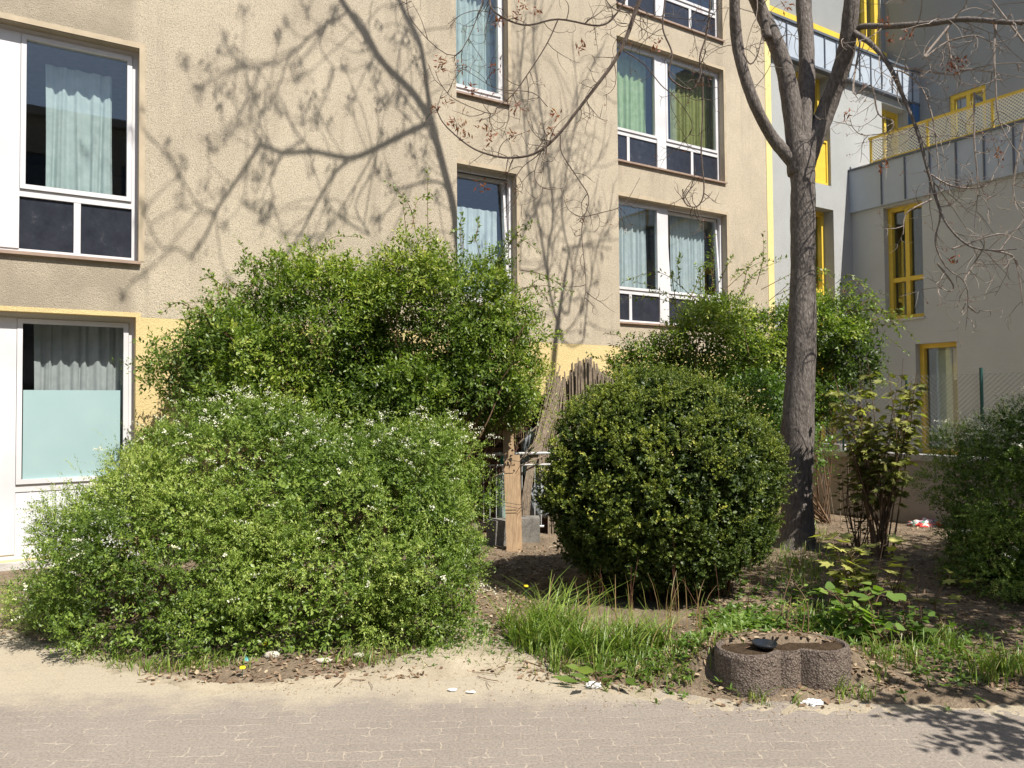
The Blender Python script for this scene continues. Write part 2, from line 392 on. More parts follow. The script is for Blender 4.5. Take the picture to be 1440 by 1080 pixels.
pv = MB(); xs = np.linspace(-30, 30, 160)
for a, b in zip(xs[:-1], xs[1:]):
    pv.quad((a, -30, 0), (b, -30, 0), (b, float(edgeY(b)) + .07, 0), (a, float(edgeY(a)) + .07, 0))
tag(obj('paved_path', pv, M['paving'], loc=(0, 0, 0)), kind='structure')

# ================================================================== BUILDINGS
def wall(mb, F, s0, s1, h0, h1, ops, rev=REV):
    S = sorted(set([s0, s1] + [v for o in ops for v in o[:2] if s0 < v < s1])); H = sorted(set([h0, h1] + [v for o in ops for v in o[2:4] if h0 < v < h1]))
    for a, b in zip(S[:-1], S[1:]):
        for c, d in zip(H[:-1], H[1:]):
            ms, mh = (a + b) / 2, (c + d) / 2
            if any(o[0] < ms < o[1] and o[2] < mh < o[3] for o in ops): continue
            mb.quad(F.pt(a, c), F.pt(b, c), F.pt(b, d), F.pt(a, d))
    for o in ops:
        a, b, c, d = max(o[0], s0), min(o[1], s1), max(o[2], h0), min(o[3], h1)
        if a >= b or c >= d: continue
        r = -rev
        if o[0] >= s0: mb.quad(F.pt(a, c), F.pt(a, d), F.pt(a, d, r), F.pt(a, c, r))
        if o[1] <= s1: mb.quad(F.pt(b, d), F.pt(b, c), F.pt(b, c, r), F.pt(b, d, r))
        if o[3] <= h1: mb.quad(F.pt(a, d), F.pt(b, d), F.pt(b, d, r), F.pt(a, d, r))
        if o[2] >= h0: mb.quad(F.pt(b, c), F.pt(a, c), F.pt(a, c, r), F.pt(b, c, r))

def ring(mb, F, a, b, c, d, wd, o0, o1):      # rectangular frame, butted
    mb.boxF(F, a, a + wd, c, d, o0, o1); mb.boxF(F, b - wd, b, c, d, o0, o1)
    mb.boxF(F, a + wd, b - wd, c, c + wd, o0, o1); mb.boxF(F, a + wd, b - wd, d - wd, d, o0, o1)

def window(par, F, a, b, c, d, kind='double', rev=REV, tilt=(), sill=True, label=None, low=.25):
    w_ = obj('window', (np.array([F.pt(a + .01, c + .01, -rev - .10), F.pt(a + .02, c + .01, -rev - .10), F.pt(a + .02, c + .02, -rev - .10)]), np.array([[0, 1, 2]])), M['white'], par) if False else None
    fr = MB(); o0, o1 = -rev - .06, -rev
    ring(fr, F, a, b, c, d, .05, o0, o1)
    mid = (a + b) / 2; mw = .11; ht = c + (d - c) * low
    cols = [(a + .05, mid - mw), (mid + mw, b - .05)] if kind in ('double', 'door') else [(a + .05, b - .05)]
    if len(cols) == 2: fr.boxF(F, mid - mw, mid + mw, c + .05, d - .05, o0, o1 + .012)
    panes, lows, sash, films, panels = [], [], [], [], []
    for (x0, x1) in cols:
        fr.boxF(F, x0, x1, ht - .035, ht + .035, o0, o1 - .003)
        panes.append((x0, x1, ht + .035, d - .05))
        if kind == 'door': panels.append((x0, x1, c + .05, ht - .035))
        else:
            xm = (x0 + x1) / 2; fr.boxF(F, xm - .03, xm + .03, c + .05, ht - .035, o0, o1 - .006)
            lows += [(x0, xm - .03, c + .05, ht - .035), (xm + .03, x1, c + .05, ht - .035)]
    wn = obj('window', fr, M['white'], par)
    if label: wn['label'] = label
    for i, (x0, x1, y0, y1) in enumerate(panes):
        sb = MB(); tl = i in tilt
        FF = F
        if tl:                               # bottom-hung sash tipped inwards
            an = R(3.5); bb = F.b * math.cos(an) + Z * math.sin(an)
            class T(Fr):
                def pt(s, u, h, o=0.0):
                    hh = h - y0; oo = o - o1
                    return F.O + F.a * u + Z * (y0 + hh * math.cos(an) + oo * math.sin(an)) + F.b * (o1 - hh * math.sin(an) + oo * math.cos(an))
            FF = T(F.O, F.a, F.b)
        ring(sb, FF, x0 + .004, x1 - .004, y0 + .004, y1 - .004, .045, o0 + .008, o1 + .016)
        obj('sash', sb, M['white'], wn)
        pm = MB(); pm.boxF(FF, x0 + .05, x1 - .05, y0 + .05, y1 - .05, o0 + .030, o0 + .040)
        obj('glass_pane', pm, M['glass'], wn)
    for (x0, x1, y0, y1) in lows:
        pm = MB(); pm.boxF(F, x0 + .002, x1 - .002, y0 + .002, y1 - .002, o0 + .02, o0 + .036); obj('lower_pane', pm, M['lowpane'], wn)
    for (x0, x1, y0, y1) in panels:
        pm = MB(); pm.boxF(F, x0 + .002, x1 - .002, y0 + .002, y1 - .002, o0 + .01, o1 - .012)
        pm.boxF(F, x0 + .08, x1 - .08, y0 + .08, y1 - .08, o1 - .012, o1 - .002); obj('lower_panel', pm, M['white_panel'], wn)
    if sill:
        sm = MB(); sm.hexa([F.pt(a - .02, c - .035, .045), F.pt(b + .02, c - .035, .045), F.pt(b + .02, c - .035, -rev), F.pt(a - .02, c - .035, -rev),
                            F.pt(a - .02, c - .004, .045), F.pt(b + .02, c - .004, .045), F.pt(b + .02, c + .018, -rev), F.pt(a - .02, c + .018, -rev)])
        obj('sill', sm, M['sill'], wn)
    return wn

CW0 = FC.px(934, 80)[0]; CR = 11.31; CL = 2 * CW0 - CR + .05
opsA = [(-1.28, 1.005, 3.06, 5.27), (-1.28, .985, .12, 2.485)]
opsA0 = opsA + [(-4.6, -2.4, 3.06, 5.27), (-4.6, -2.4, .12, 2.485), (-1.28, 1.005, 5.87, 8.06)]
ub = FB.px(715, 142)[0]; ub2 = FB.px(726, 244)[0]
opsB = [(4.85, ub, 5.97, 8.0), (4.85, ub2, 3.0, 4.95)]
opsC = [(CL, CR, 8.52, 10.6), (CL, CR, 5.78, 7.95), (CL, CR + .03, 2.98, 5.16)]
tan = thing('apartment_building', 'tan pebble-dashed apartment building with white windows and a yellow ground floor', 'building', tuple(FA.pt(4, 0)))
YL = 2.487
HT = 13.6
wm, wy, trm = MB(), MB(), MB()
eA, eB, eC = 4.72, 8.06, 12.56
wall(wm, FA, -7, eA, YL, HT, opsA0); wall(wy, FA, -7, eA, 0, YL - .001, opsA0)
wall(wm, FB, eA, eB, YL, HT, opsB); wall(wy, FB, eA, eB, 0, YL - .001, [])
wall(wm, FC, eB, eC, YL, HT, opsC); wall(wy, FC, eB, eC, 0, YL - .001, [])
for (e, F1, F2) in ((eA, FA, FB), (eB, FB, FC)):
    wm.quad(F1.pt(e, YL), F2.pt(e, YL), F2.pt(e, HT), F1.pt(e, HT)); wy.quad(F1.pt(e, 0), F2.pt(e, 0), F2.pt(e, YL - .001), F1.pt(e, YL - .001))
obj('pebbledash_wall', wm, M['stucco'], tan); obj('ground_floor_wall', wy, M['yellow_render'], tan)
st = MB(); st.boxF(FC, eC, eC + .13, 0, HT, -.3, .006); st.boxF(FC, eC - .05, eC - .002, 0, HT, .001, .008); obj('corner_strip', st, M['yellow_strip'], tan)
# painted surrounds
for F, ops in ((FA, opsA0), (FB, opsB), (FC, opsC)):
    for o in ops:
        yl = o[3] < YL + .1
        s = MB(); wd = .055 if not yl else .045
        s.boxF(F, o[0] - wd, o[0], o[2], o[3] + wd, -.01, .005); s.boxF(F, o[1], o[1] + wd, o[2], o[3] + wd, -.01, .005)
        s.boxF(F, o[0], o[1], o[3], o[3] + wd, -.01, .005)
        obj('window_surround', s, M['yellow_render'] if yl else M['trim'], tan)
# interior: slabs, back and side walls, roof
inn = MB()
D2 = Fr(-14.6 * N, U, N)
inn.quad(D2.pt(-7, 0), D2.pt(eC, 0), D2.pt(eC, HT), D2.pt(-7, HT))
for z in (.05, 2.72, 5.52, 8.30, 11.1):
    for F, a, b in ((FA, -7, eA), (FB, eA, eB), (FC, eB, eC)):
        q = [F.pt(a, z, -.16), F.pt(b, z, -.16), D2.pt(b, z), D2.pt(a, z)]
        inn.hexa(q + [v + Z * .2 for v in q])
for s_, F in ((-6.9, FA), (-2.0, FA), (2.6, FA), (4.6, FA), (7.9, FB), (12.5, FC)):
    inn.quad(F.pt(s_, 0, -.16), D2.pt(s_, 0), D2.pt(s_, HT), F.pt(s_, HT, -.16))
obj('interior_wall', inn, M['plaster_in'], tan)
rf = MB()
for F, a, b in ((FA, -7.2, eA), (FB, eA, eB), (FC, eB, eC + .2)):
    q = [F.pt(a, HT, .25), F.pt(b, HT, .25), D2.pt(b, HT, -.2), D2.pt(a, HT, -.2)]; rf.hexa(q + [v + Z * .3 for v in q])
obj('roof', rf, M['roof'], tan)
window(tan, FA, *opsA[0], kind='double', low=.27)
window(tan, FA, *opsA[1], kind='door', low=.285, sill=False)
th = MB(); th.boxF(FA, -1.3, 1.05, .03, .118, -REV, .05); obj('door_threshold', th, M['concrete'], tan)
window(tan, FA, *opsA0[2]); window(tan, FA, *opsA0[4])
window(tan, FA, *opsA0[3], kind='door', low=.285, sill=False)
window(tan, FB, *opsB[0], kind='single', low=.04); window(tan, FB, *opsB[1], kind='single', low=.04, tilt=(0,))
window(tan, FC, *opsC[0]); window(tan, FC, *opsC[1]); window(tan, FC, *opsC[2], tilt=(1,))
fl = MB(); fl.boxF(FA, .02, .86, .87, 1.74, -REV - .018, -REV - .015); obj('privacy_film', fl, M['film'], tan)['label'] = 'pale blue film on the lower half of the glass'

def curtain(F, a, b, h0, h1, mat, label, o=-.36, amp=.035, per=.14, seed=0, fn=None):
    r = np.random.default_rng(seed); n = int((b - a) / .012) + 2; S = np.linspace(a, b, n)
    ph = np.cumsum(r.uniform(.5, 1.5, n)) * (b - a) / n / per * 2 * math.pi
    ys = np.linspace(h1, h0, 9); V = []
    for k, y in enumerate(ys):
        fl_ = .5 + .5 * k / 8
        for i, s in enumerate(S):
            V.append(F.pt(s + .015 * math.sin(ph[i] * .37 + k * .35) , y, o + amp * fl_ * (math.sin(ph[i] + .05 * k) + .4 * math.sin(ph[i] * 2.3 + 1))))
    i = (np.arange(n - 1)[None, :] + np.arange(8)[:, None] * n).ravel()
    ob = obj('curtain', (np.array(V), np.stack([i, i + n, i + n + 1, i + 1], -1)), mat, smooth=True)
    return tag(ob, label, 'curtain')
curtain(FA, .18, .80, 3.1, 5.05, M['cur_glass_tint'], 'whitish pleated curtain painted with a teal glass reflection in the large upper left window', seed=1, amp=.03)
curtain(FA, .10, .92, .2, 2.42, M['cur_grey'], 'grey net curtain behind the glazed door with blue film', seed=2, per=.11)
curtain(FB, 5.0, 6.15, 5.9, 7.95, M['cur_glass_tint'], 'whitish curtain painted with a teal glass reflection in the narrow window at the top middle', seed=3, per=.09)
curtain(FB, 5.0, 6.0, 3.0, 4.45, M['cur_white'], 'pale short curtain in the narrow half open window above the shrub', seed=4)
m1 = (CL + CR) / 2
curtain(FC, m1 - 1.15, m1 - .18, 5.85, 7.9, M['cur_green'], 'light green curtain in left half of the upper double window', seed=5, per=.16)
curtain(FC, m1 + .42, m1 + 1.6, 5.85, 7.9, M['cur_olive'], 'olive curtain in right half of the upper double window', seed=6, per=.12)
curtain(FC, m1 - 1.2, m1 - .20, 3.0, 5.1, M['cur_white'], 'white curtain in left half of the lower double window', seed=8, per=.12)
curtain(FC, m1 + .38, m1 + 1.3, 3.0, 5.1, M['cur_white'], 'white curtain behind the tilted sash of the lower double window', seed=9, per=.10)

# -------- modern grey building
UW = FD.px(1197, 245)[0]; UW2 = FD.px(1287, 140)[0]
FWg = Fr(UW * U, N, -U); FW2 = Fr(UW2 * U, N, -U)
mod = thing('modern_building', 'modern pale grey building with yellow window frames and zinc cladding', 'building', tuple(FD.pt(15, 0)))
w1a, w1h = FD.px(1118, 105); w1b, w1c = FD.px(1169, 262)
opsD = [(w1a, w1b, w1c, FD.px(1155, 103)[1]), (w1a, FD.px(1172, 300)[0], 3.1, FD.px(1150, 291)[1]), (w1a, FD.px(1190, 600)[0], .3, 2.75),
        (FD.px(1240, 160)[0], FD.px(1276, 160)[0], 6.6, FD.px(1258, 150)[1])]
pb = FD.px(1112.6, 85)[1]; pt_ = pb + .72
dm = MB(); wall(dm, FD, eC + .13, UW2, 0, pb, opsD, .28); obj('facade_wall', dm, M['grey_render'], mod)
cl = MB(); cl.boxF(FD, eC + .14, UW2 + .3, pb, pt_, -.5, .10); obj('zinc_parapet', cl, M['zinc'], mod)
sm = MB(); s_ = eC + .3
while s_ < UW2 + .2: sm.boxF(FD, s_, s_ + .025, pb + .02, pt_ - .02, .1, .125); s_ += .42
sm.boxF(FD, eC + .14, UW2 + .34, pt_, pt_ + .05, -.5, .14); sm.boxF(FD, eC + .14, UW2 + .34, pb - .05, pb, -.02, .12)
obj('parapet_seams', sm, M['zinc_dark'], mod)
def ywin(F, a, b, c, d, rev, bars=(), hbars=(), wd=.09, name='window', panel=None, par=mod):
    fr = MB(); o0, o1 = -rev - .08, -rev + .04
    ring(fr, F, a, b, c, d, wd, o0, o1)
    for x in bars: fr.boxF(F, x - .045, x + .045, c + wd, d - wd, o0, o1 - .005)
    xs_ = [a + wd] + list(bars) + [b - wd]
    for y in hbars:
        for x0, x1 in zip(xs_[:-1], xs_[1:]): fr.boxF(F, x0 + (.045 if x0 in bars else 0), x1 - (.045 if x1 in bars else 0), y - .045, y + .045, o0, o1 - .008)
    wn = obj('window', fr, M['yellow'], par)
    g_ = MB(); g_.boxF(F, a + wd * .6, b - wd * .6, c + wd * .6, d - wd * .6, o0 + .02, o0 + .03); obj('glass_pane', g_, M['glass'], wn)
    return wn
for i, o in enumerate(opsD):
    ywin(FD, o[0], o[1], o[2], o[3], .28, bars=(o[1] - .42,) if i < 3 else ((o[0] + o[1]) / 2,), hbars=(o[2] + .9,) if i == 1 else ())
# perforated yellow material
m, t, out = mat_new('perforated_yellow_sheet'); p = wpos(t)
mp = nd(t, 'ShaderNodeMapping'); mp.inputs['Rotation'].default_value = (0, 0, TH); t.links.new(p, mp.inputs[0])
sx = t.nodes.new('ShaderNodeSeparateXYZ'); t.links.new(mp.outputs[0], sx.inputs[0])
a_ = mathn(t, 'SINE', mathn(t, 'MULTIPLY', mathn(t, 'ADD', sx.outputs[0], sx.outputs[1]), 95.)); b_ = mathn(t, 'SINE', mathn(t, 'MULTIPLY', sx.outputs[2], 95.))
hole = mathn(t, 'GREATER_THAN', mathn(t, 'MULTIPLY', a_, b_), .12)
q = princ(t, None, (.80, .76, .60), .5, .3); tr = t.nodes.new('ShaderNodeBsdfTransparent'); mx = t.nodes.new('ShaderNodeMixShader')
t.links.new(hole, mx.inputs[0]); t.links.new(q.outputs[0], mx.inputs[1]); t.links.new(tr.outputs[0], mx.inputs[2]); t.links.new(mx.outputs[0], out.inputs[0]); M['perf'] = m
o = opsD[0]; fb = MB(); ring(fb, FD, o[0] + .02, o[1] - .02, o[2] + .03, o[2] + 1.0, .04, -.10, -.06); fbo = obj('window_guard', fb, M['yellow'], mod)
fb = MB(); fb.boxF(FD, o[0] + .06, o[1] - .06, o[2] + .07, o[2] + .96, -.09, -.085); obj('guard_sheet', fb, M['yellow'], fbo)
# wing
WS0 = -10.26; WS1 = -2.2
def wp(x, y): return FWg.px(x, y)
wt = wp(1197.8, 242.6)[1]; wb = wp(1199.6, 300)[1]
a1, t1 = wp(1242, 293); b1_, _ = wp(1296, 284); _, c1 = wp(1270, 448)
a2, t2 = wp(1287, 484); b2_, _ = wp(1345, 480); 
opsW = [(a1, b1_, c1, t1), (a2, b2_, .5, t2), (-6.4, -5.2, c1, t1), (-4.2, -3.0, .5, t2)]
wg = MB(); wall(wg, FWg, WS0, WS1, 0, wb, opsW, .2)
wg.quad(FWg.pt(WS1, 0), FWg.pt(WS1, 0, -7), FWg.pt(WS1, wt, -7), FWg.pt(WS1, wt)); obj('wing_wall', wg, M['wing_render'], mod)
cl = MB(); cl.boxF(FWg, WS0 + .0, WS1, wb, wt, -.3, .09); obj('wing_cladding', cl, M['zinc'], mod)
sm = MB(); s_ = WS0 + .75
while s_ < WS1: sm.boxF(FWg, s_, s_ + .025, wb + .02, wt - .02, .09, .115); s_ += .52
sm.boxF(FWg, WS0, WS1, wt, wt + .04, -.32, .13); obj('cladding_seams', sm, M['zinc_dark'], mod)
tr_ = MB(); q = [FWg.pt(WS0, wt - .3, -.3), FWg.pt(WS1, wt - .3, -.3), FW2.pt(WS1, wt - .3, .0), FW2.pt(WS0, wt - .3, 0)]
tr_.hexa(q + [v + Z * .15 for v in q]); obj('terrace_floor', tr_, M['concrete'], mod)
w_ = ywin(FWg, *opsW[0], .2, bars=((a1 + b1_) / 2,), hbars=(c1 + .85,))
ywin(FWg, *opsW[1], .2); ywin(FWg, *opsW[2], .2, bars=(-5.8,), hbars=(c1 + .85,)); ywin(FWg, *opsW[3], .2)
for o in (opsW[0], opsW[2]):
    fs = MB(); fs.boxF(FWg, o[0] - .02, o[1] + .02, o[2] - .04, o[2] - .002, -.2, .04); obj('sill', fs, M['concrete'], w_)
q_ = MB(); q_.boxF(FWg, a2 + .1, a2 + .42, .6, t2 - .12, -.62, -.60); tag(obj('curtain', q_, simple('pale_blue_reflection', (.45, .58, .64), .7)), 'pale blue panel painted as the sky reflection in the lower yellow framed window of the grey wing', 'curtain')  # this and the next panel stand in for bright sky reflected in the glass
q_ = MB(); q_.boxF(FWg, a2 + .45, b2_ - .05, t2 - .75, t2 - .1, -.62, -.60); tag(obj('curtain', q_, simple('cream_reflection', (.62, .62, .56), .7)), 'short cream panel painted as a bright reflection in the lower yellow framed window of the grey wing', 'curtain')
# railing
rl = MB(); r0 = wp(1222, 230)[0]; rh0 = wt + .04; rh1 = wt + .66; s_ = r0; rail = None
while s_ < WS1:
    e_ = min(s_ + 1.25, WS1)
    rl.boxF(FWg, s_, s_ + .04, rh0, rh1 - .04, -.07, -.03); rl.boxF(FWg, s_ + .06, e_ - .02, rh0 + .05, rh0 + .08, -.065, -.035); s_ = e_
rl.boxF(FWg, r0 - .02, WS1, rh1 - .04, rh1, -.08, -.02)
rail = obj('terrace_railing', rl, M['yellow'], mod)
ps = MB(); ps.boxF(FWg, r0 + .04, WS1, rh0 + .085, rh1 - .05, -.052, -.048); obj('perforated_sheet', ps, M['perf'], rail)
# upper wall behind terrace
ua, ut = FW2.px(1334, 135); ub_, _ = FW2.px(1386, 130); _, uc = FW2.px(1350, 190)
opsU = [(ua, ub_, wt - .1, ut), (-5.2, -3.8, wt - .1, ut)]
uw = MB(); wall(uw, FW2, -18, WS1, 0, 12.5, opsU, .1); M['dark_render'] = stucco('dark_grey_render', (.32, .33, .33), (.29, .30, .30), .02, False)
obj('upper_wing_wall', uw, M['dark_render'], mod)
for o in opsU: ywin(FW2, *o, .1, bars=((o[0] + o[1]) / 2,))
bp = MB(); bp.boxF(FD, UW2 - .32, UW2 - .05, wt, pb - .06, .0, .12); obj('blue_panel', bp, M['blue_paint'], mod)
# penthouse over the facade
FP = Fr(FD.O - N * .75, U, N); ph = MB()
pa, pbm = FP.px(1146, 28); pc, _ = FP.px(1257, 80); _, pw = FP.px(1230, 66)
opsP = [(FP.px(1203, 30)[0], min(FP.px(1262, 30)[0], UW2 - .15), pw - .12, pw + 2.1)]
wall(ph, FP, eC + .14, UW2, pt_ - .6, 15.5, opsP, .1); obj('penthouse_wall', ph, M['dark_render'], mod)
ywin(FP, *opsP[0], .1, bars=(sum(opsP[0][:2]) / 2,), wd=.16)
ys = MB(); ys.boxF(FP, eC + .5, opsP[0][1] + .05, pw - .30, pw - .13, .0, .12); obj('yellow_ledge', ys, M['yellow'], mod)
mi = MB(); mi.quad(FD.pt(eC + .14, 0, -4), FD.pt(UW2 + 6, 0, -4), FD.pt(UW2 + 6, 15, -4), FD.pt(eC + .14, 15, -4))
mi.quad(FW2.pt(-18, 0, -4), FW2.pt(WS1, 0, -4), FW2.pt(WS1, 15, -4), FW2.pt(-18, 15, -4))
for z in (0, 2.9, 5.9, 8.85): mi.quad(FD.pt(eC + .14, z, -.36), FD.pt(UW2, z, -.36), FD.pt(UW2, z, -4), FD.pt(eC + .14, z, -4))
obj('interior_wall', mi, M['plaster_in'], mod)
q = MB(); qq = [FD.pt(eC + .14, 15.5, -1.5), FD.pt(UW2 + 6, 15.5, -1.5), FD.pt(UW2 + 6, 15.5, -6), FD.pt(eC + .14, 15.5, -6)]; q.hexa(qq + [v + Z * .3 for v in qq]); obj('roof', q, M['roof'], mod)

# -------- building across the yard (behind the camera, seen in the panes)
opp = thing('facing_building', 'long apartment block across the yard mirrored in the window panes', 'building', (12, -16, 0))
FO = Fr(15.0 * N, U, -N); ow = MB(); ops = []
for i in range(-5, 18):
    for k in range(4): ops.append((i * 3.2, i * 3.2 + 1.7, .9 + k * 2.8, 2.5 + k * 2.8))
wall(ow, FO, -30, 66, 0, 12.2, ops, .15); ow.boxF(FO, -30, 66, 12.2, 12.5, -9, .4); M['opp'] = simple('ochre_render', (.27, .24, .20), .9, .1)
obj('wall', ow, M['opp'], opp)
for o in ops:
    og = MB(); og.boxF(FO, o[0], o[1], o[2], o[3], -.2, -.15); obj('window', og, M['lowpane'], opp)

# ================================================================== LEAVES AND SHRUBS
def tmpl(kind):
    if kind == 'lance': return np.array([[0, 0, 0], [.42, .5, .10], [1, 0, 0], [.42, -.5, .10]]), [(0, 2, 1), (0, 3, 2)]
    if kind == 'oval': return np.array([[0, 0, 0], [.25, .42, .10], [.7, .40, .08], [1, 0, -.04], [.7, -.40, .08], [.25, -.42, .10]]), [(0, 3, 2), (0, 2, 1), (0, 5, 4), (0, 4, 3)]
    if kind == 'maple':
        r = [0, .45, .38, .75, .50, .95, .55, 1.0, .55, .95, .50, .75, .38, .45]; a = np.radians([0, 150, 115, 95, 68, 45, 22, 0, -22, -45, -68, -95, -115, -150])
        V = [[.0, 0, 0]] + [[.35 + ri * .65 * math.cos(ai), ri * .62 * math.sin(ai), .06 * abs(math.sin(ai))] for ri, ai in zip(r[1:], a[1:])]
        return np.array(V), [(0, i + 1, i) for i in range(1, 13)]
    if kind == 'heart':
        a = np.radians([155, 110, 70, 30, 0, -30, -70, -110, -155]); r = [.55, .62, .6, .62, .8, .62, .6, .62, .55]
        V = [[.1, 0, 0]] + [[.5 + ri * math.cos(ai) * .6, ri * math.sin(ai) * .8, .08 * abs(math.sin(ai))] for ri, ai in zip(r, a)]
        return np.array(V), [(0, i + 1, i) for i in range(1, 9)]
def scatter(kind, pos, ax, nr, L, W, tint):
    T, F = tmpl(kind); n = len(pos); ax = unit(ax); side = unit(np.cross(nr, ax)); nr = np.cross(ax, side)
    L = np.broadcast_to(L, n); W = np.broadcast_to(W, n)
    V = pos[:, None, :] + ax[:, None, :] * (T[None, :, 0:1] * L[:, None, None]) + side[:, None, :] * (T[None, :, 1:2] * W[:, None, None]) + nr[:, None, :] * (T[None, :, 2:3] * W[:, None, None])
    F = np.array(F); FF = (F[None] + (np.arange(n) * len(T))[:, None, None]).reshape(-1, 3)
    return V.reshape(-1, 3), FF, np.repeat(np.clip(tint, 0, 1), len(T))
def join(parts):
    V, F, T = [], [], []; b = 0
    for v, f, t_ in parts: V.append(v); F.append(f + b); T.append(t_); b += len(v)
    return (np.concatenate(V), np.concatenate(F)), np.concatenate(T)
def rdir(r, n):
    v = r.normal(size=(n, 3)); return unit(v)
def n3(P, f, s=0.0):
    x, y, z = P[:, 0] * f + s, P[:, 1] * f + s * 1.7, P[:, 2] * f + s * .6
    return (np.sin(x + 1.7 * np.sin(y * .9 + z * .4)) + np.sin(y * 1.1 + 1.5 * np.sin(z * 1.2 + x * .5)) + np.sin(z * 1.3 + 1.4 * np.sin(x * .8 + y * .7))) / 3
def shoots(r, lobes, n, L=.18, m=12, leaf=(.025, .010), kind='lance', up=.4, out=1.0, rnd=.5, droop=.05, shell=(.72, 1.03), rough=.12, rf=6.0,
           gap=None, hmin=.03, tintb=.5, tintv=.18, facing=None, spread=.8, keep=None, leafup=.7, rej=None, ctint=0.0, nrand=.38):
    lob = np.array(lobes, float); wts = lob[:, 3] * lob[:, 4] + lob[:, 4] * lob[:, 5] + lob[:, 3] * lob[:, 5]; wts = wts / wts.sum()
    li = r.choice(len(lob), n, p=wts); d = rdir(r, n); c = lob[li, :3]; rr = lob[li, 3:6]
    q = r.beta(3.0, 1.1, n) * (shell[1] - shell[0]) + shell[0]
    amp = 1 + rough * n3(d * 1.0 + c, rf * .6, 1.1) + rough * .6 * n3(d + c, rf * 1.9, 4.2)
    P = c + d * rr * (q * amp)[:, None]
    dout = unit(d / rr)
    ok = P[:, 2] > hmin
    # drop those well inside another lobe
    for l in (lob if rej is None else np.array(rej, float)):
        e = np.sum(((P - l[:3]) / l[3:6]) ** 2, 1); ok &= e > (.42 * shell[0] if rej is None else .62)
    ct = r.normal(0, ctint, len(lob))[li] if ctint else np.zeros(n)
    if gap is not None: ok &= n3(P, gap[0], 2.2) > gap[1]
    if keep is not None: ok &= keep(P)
    P, dout, ct, n = P[ok], dout[ok], ct[ok], ok.sum()
    D = unit(dout * out + Z * up + rdir(r, n) * rnd); Ls = L * r.uniform(.5, 1.25, n)
    s = (np.arange(m) + .5) / m; s = np.broadcast_to(s, (n, m)) + r.uniform(-.3, .3, (n, m)) / m
    base = P - D * (Ls * .5)[:, None]
    pts = base[:, None, :] + D[:, None, :] * (s * Ls[:, None])[..., None] - Z * (droop * s ** 2 * (Ls / L)[:, None])[..., None]
    tang = unit(D[:, None, :] - Z * (2 * droop / L * s)[..., None])
    ra = r.uniform(0, 2 * math.pi, (n, 1)) + np.arange(m)[None, :] * 2.4 + r.normal(0, .3, (n, m))
    e1 = unit(np.cross(D, rdir(r, n)))[:, None, :]; e2 = np.cross(np.broadcast_to(D[:, None, :], pts.shape), np.broadcast_to(e1, pts.shape))
    perp = e1 * np.cos(ra)[..., None] + e2 * np.sin(ra)[..., None]
    ax = unit(tang * (1 - spread * .5) + perp * spread)
    nr = unit(Z * leafup + dout[:, None, :] * .35 + r.normal(0, nrand, pts.shape))
    sz = r.uniform(.65, 1.2, (n, m)) * (1 - .35 * s)
    tint = tintb + ct[:, None] + r.normal(0, tintv * .55, (n, 1)) + r.normal(0, tintv * .6, (n, m)) + .22 * n3(P, 2.2, .5)[:, None] + .12 * (s - .4)
    N_ = n * m
    return scatter(kind, pts.reshape(N_, 3), ax.reshape(N_, 3), nr.reshape(N_, 3), leaf[0] * sz.ravel(), leaf[1] * sz.ravel(), tint.ravel()), (base, D, Ls)
def clumps(r, lobes, k, r0, r1, flat=.8, q=(.82, .97), hmin=.12):
    lob = np.array(lobes, float); wts = lob[:, 3] * lob[:, 4] + lob[:, 4] * lob[:, 5] + lob[:, 3] * lob[:, 5]; out = []
    while len(out) < k:
        l = lob[r.choice(len(lob), p=wts / wts.sum())]; d = rdir(r, 1)[0]; p = l[:3] + d * l[3:6] * r.uniform(*q)
        if p[2] < hmin or any(np.sum(((p - m_[:3]) / m_[3:6]) ** 2) < .55 for m_ in lob if m_ is not l): continue
        rr = r.uniform(r0, r1); out.append([p[0], p[1], p[2], rr * r.uniform(.8, 1.3), rr * r.uniform(.8, 1.2), rr * flat * r.uniform(.8, 1.2)])
    return out
def stems(r, base, tips, n, rad=.008, mb=None, sway=.12):
    mb = mb or MB()
    idx = r.choice(len(tips), n)
    for i in idx:
        b = np.array(base[r.integers(len(base))]) + np.append(r.normal(0, .06, 2), 0); e = tips[i]; k = r.normal(0, sway, 3)
        P = cat([b, b * .65 + e * .35 + k * .6 + Z * .12, b * .3 + e * .7 + k * .5 + Z * .08, e], 3)
        mb.tube(P, np.linspace(rad, rad * .35, len(P)) * r.uniform(.6, 1.4), 4, cap=False)
    return mb
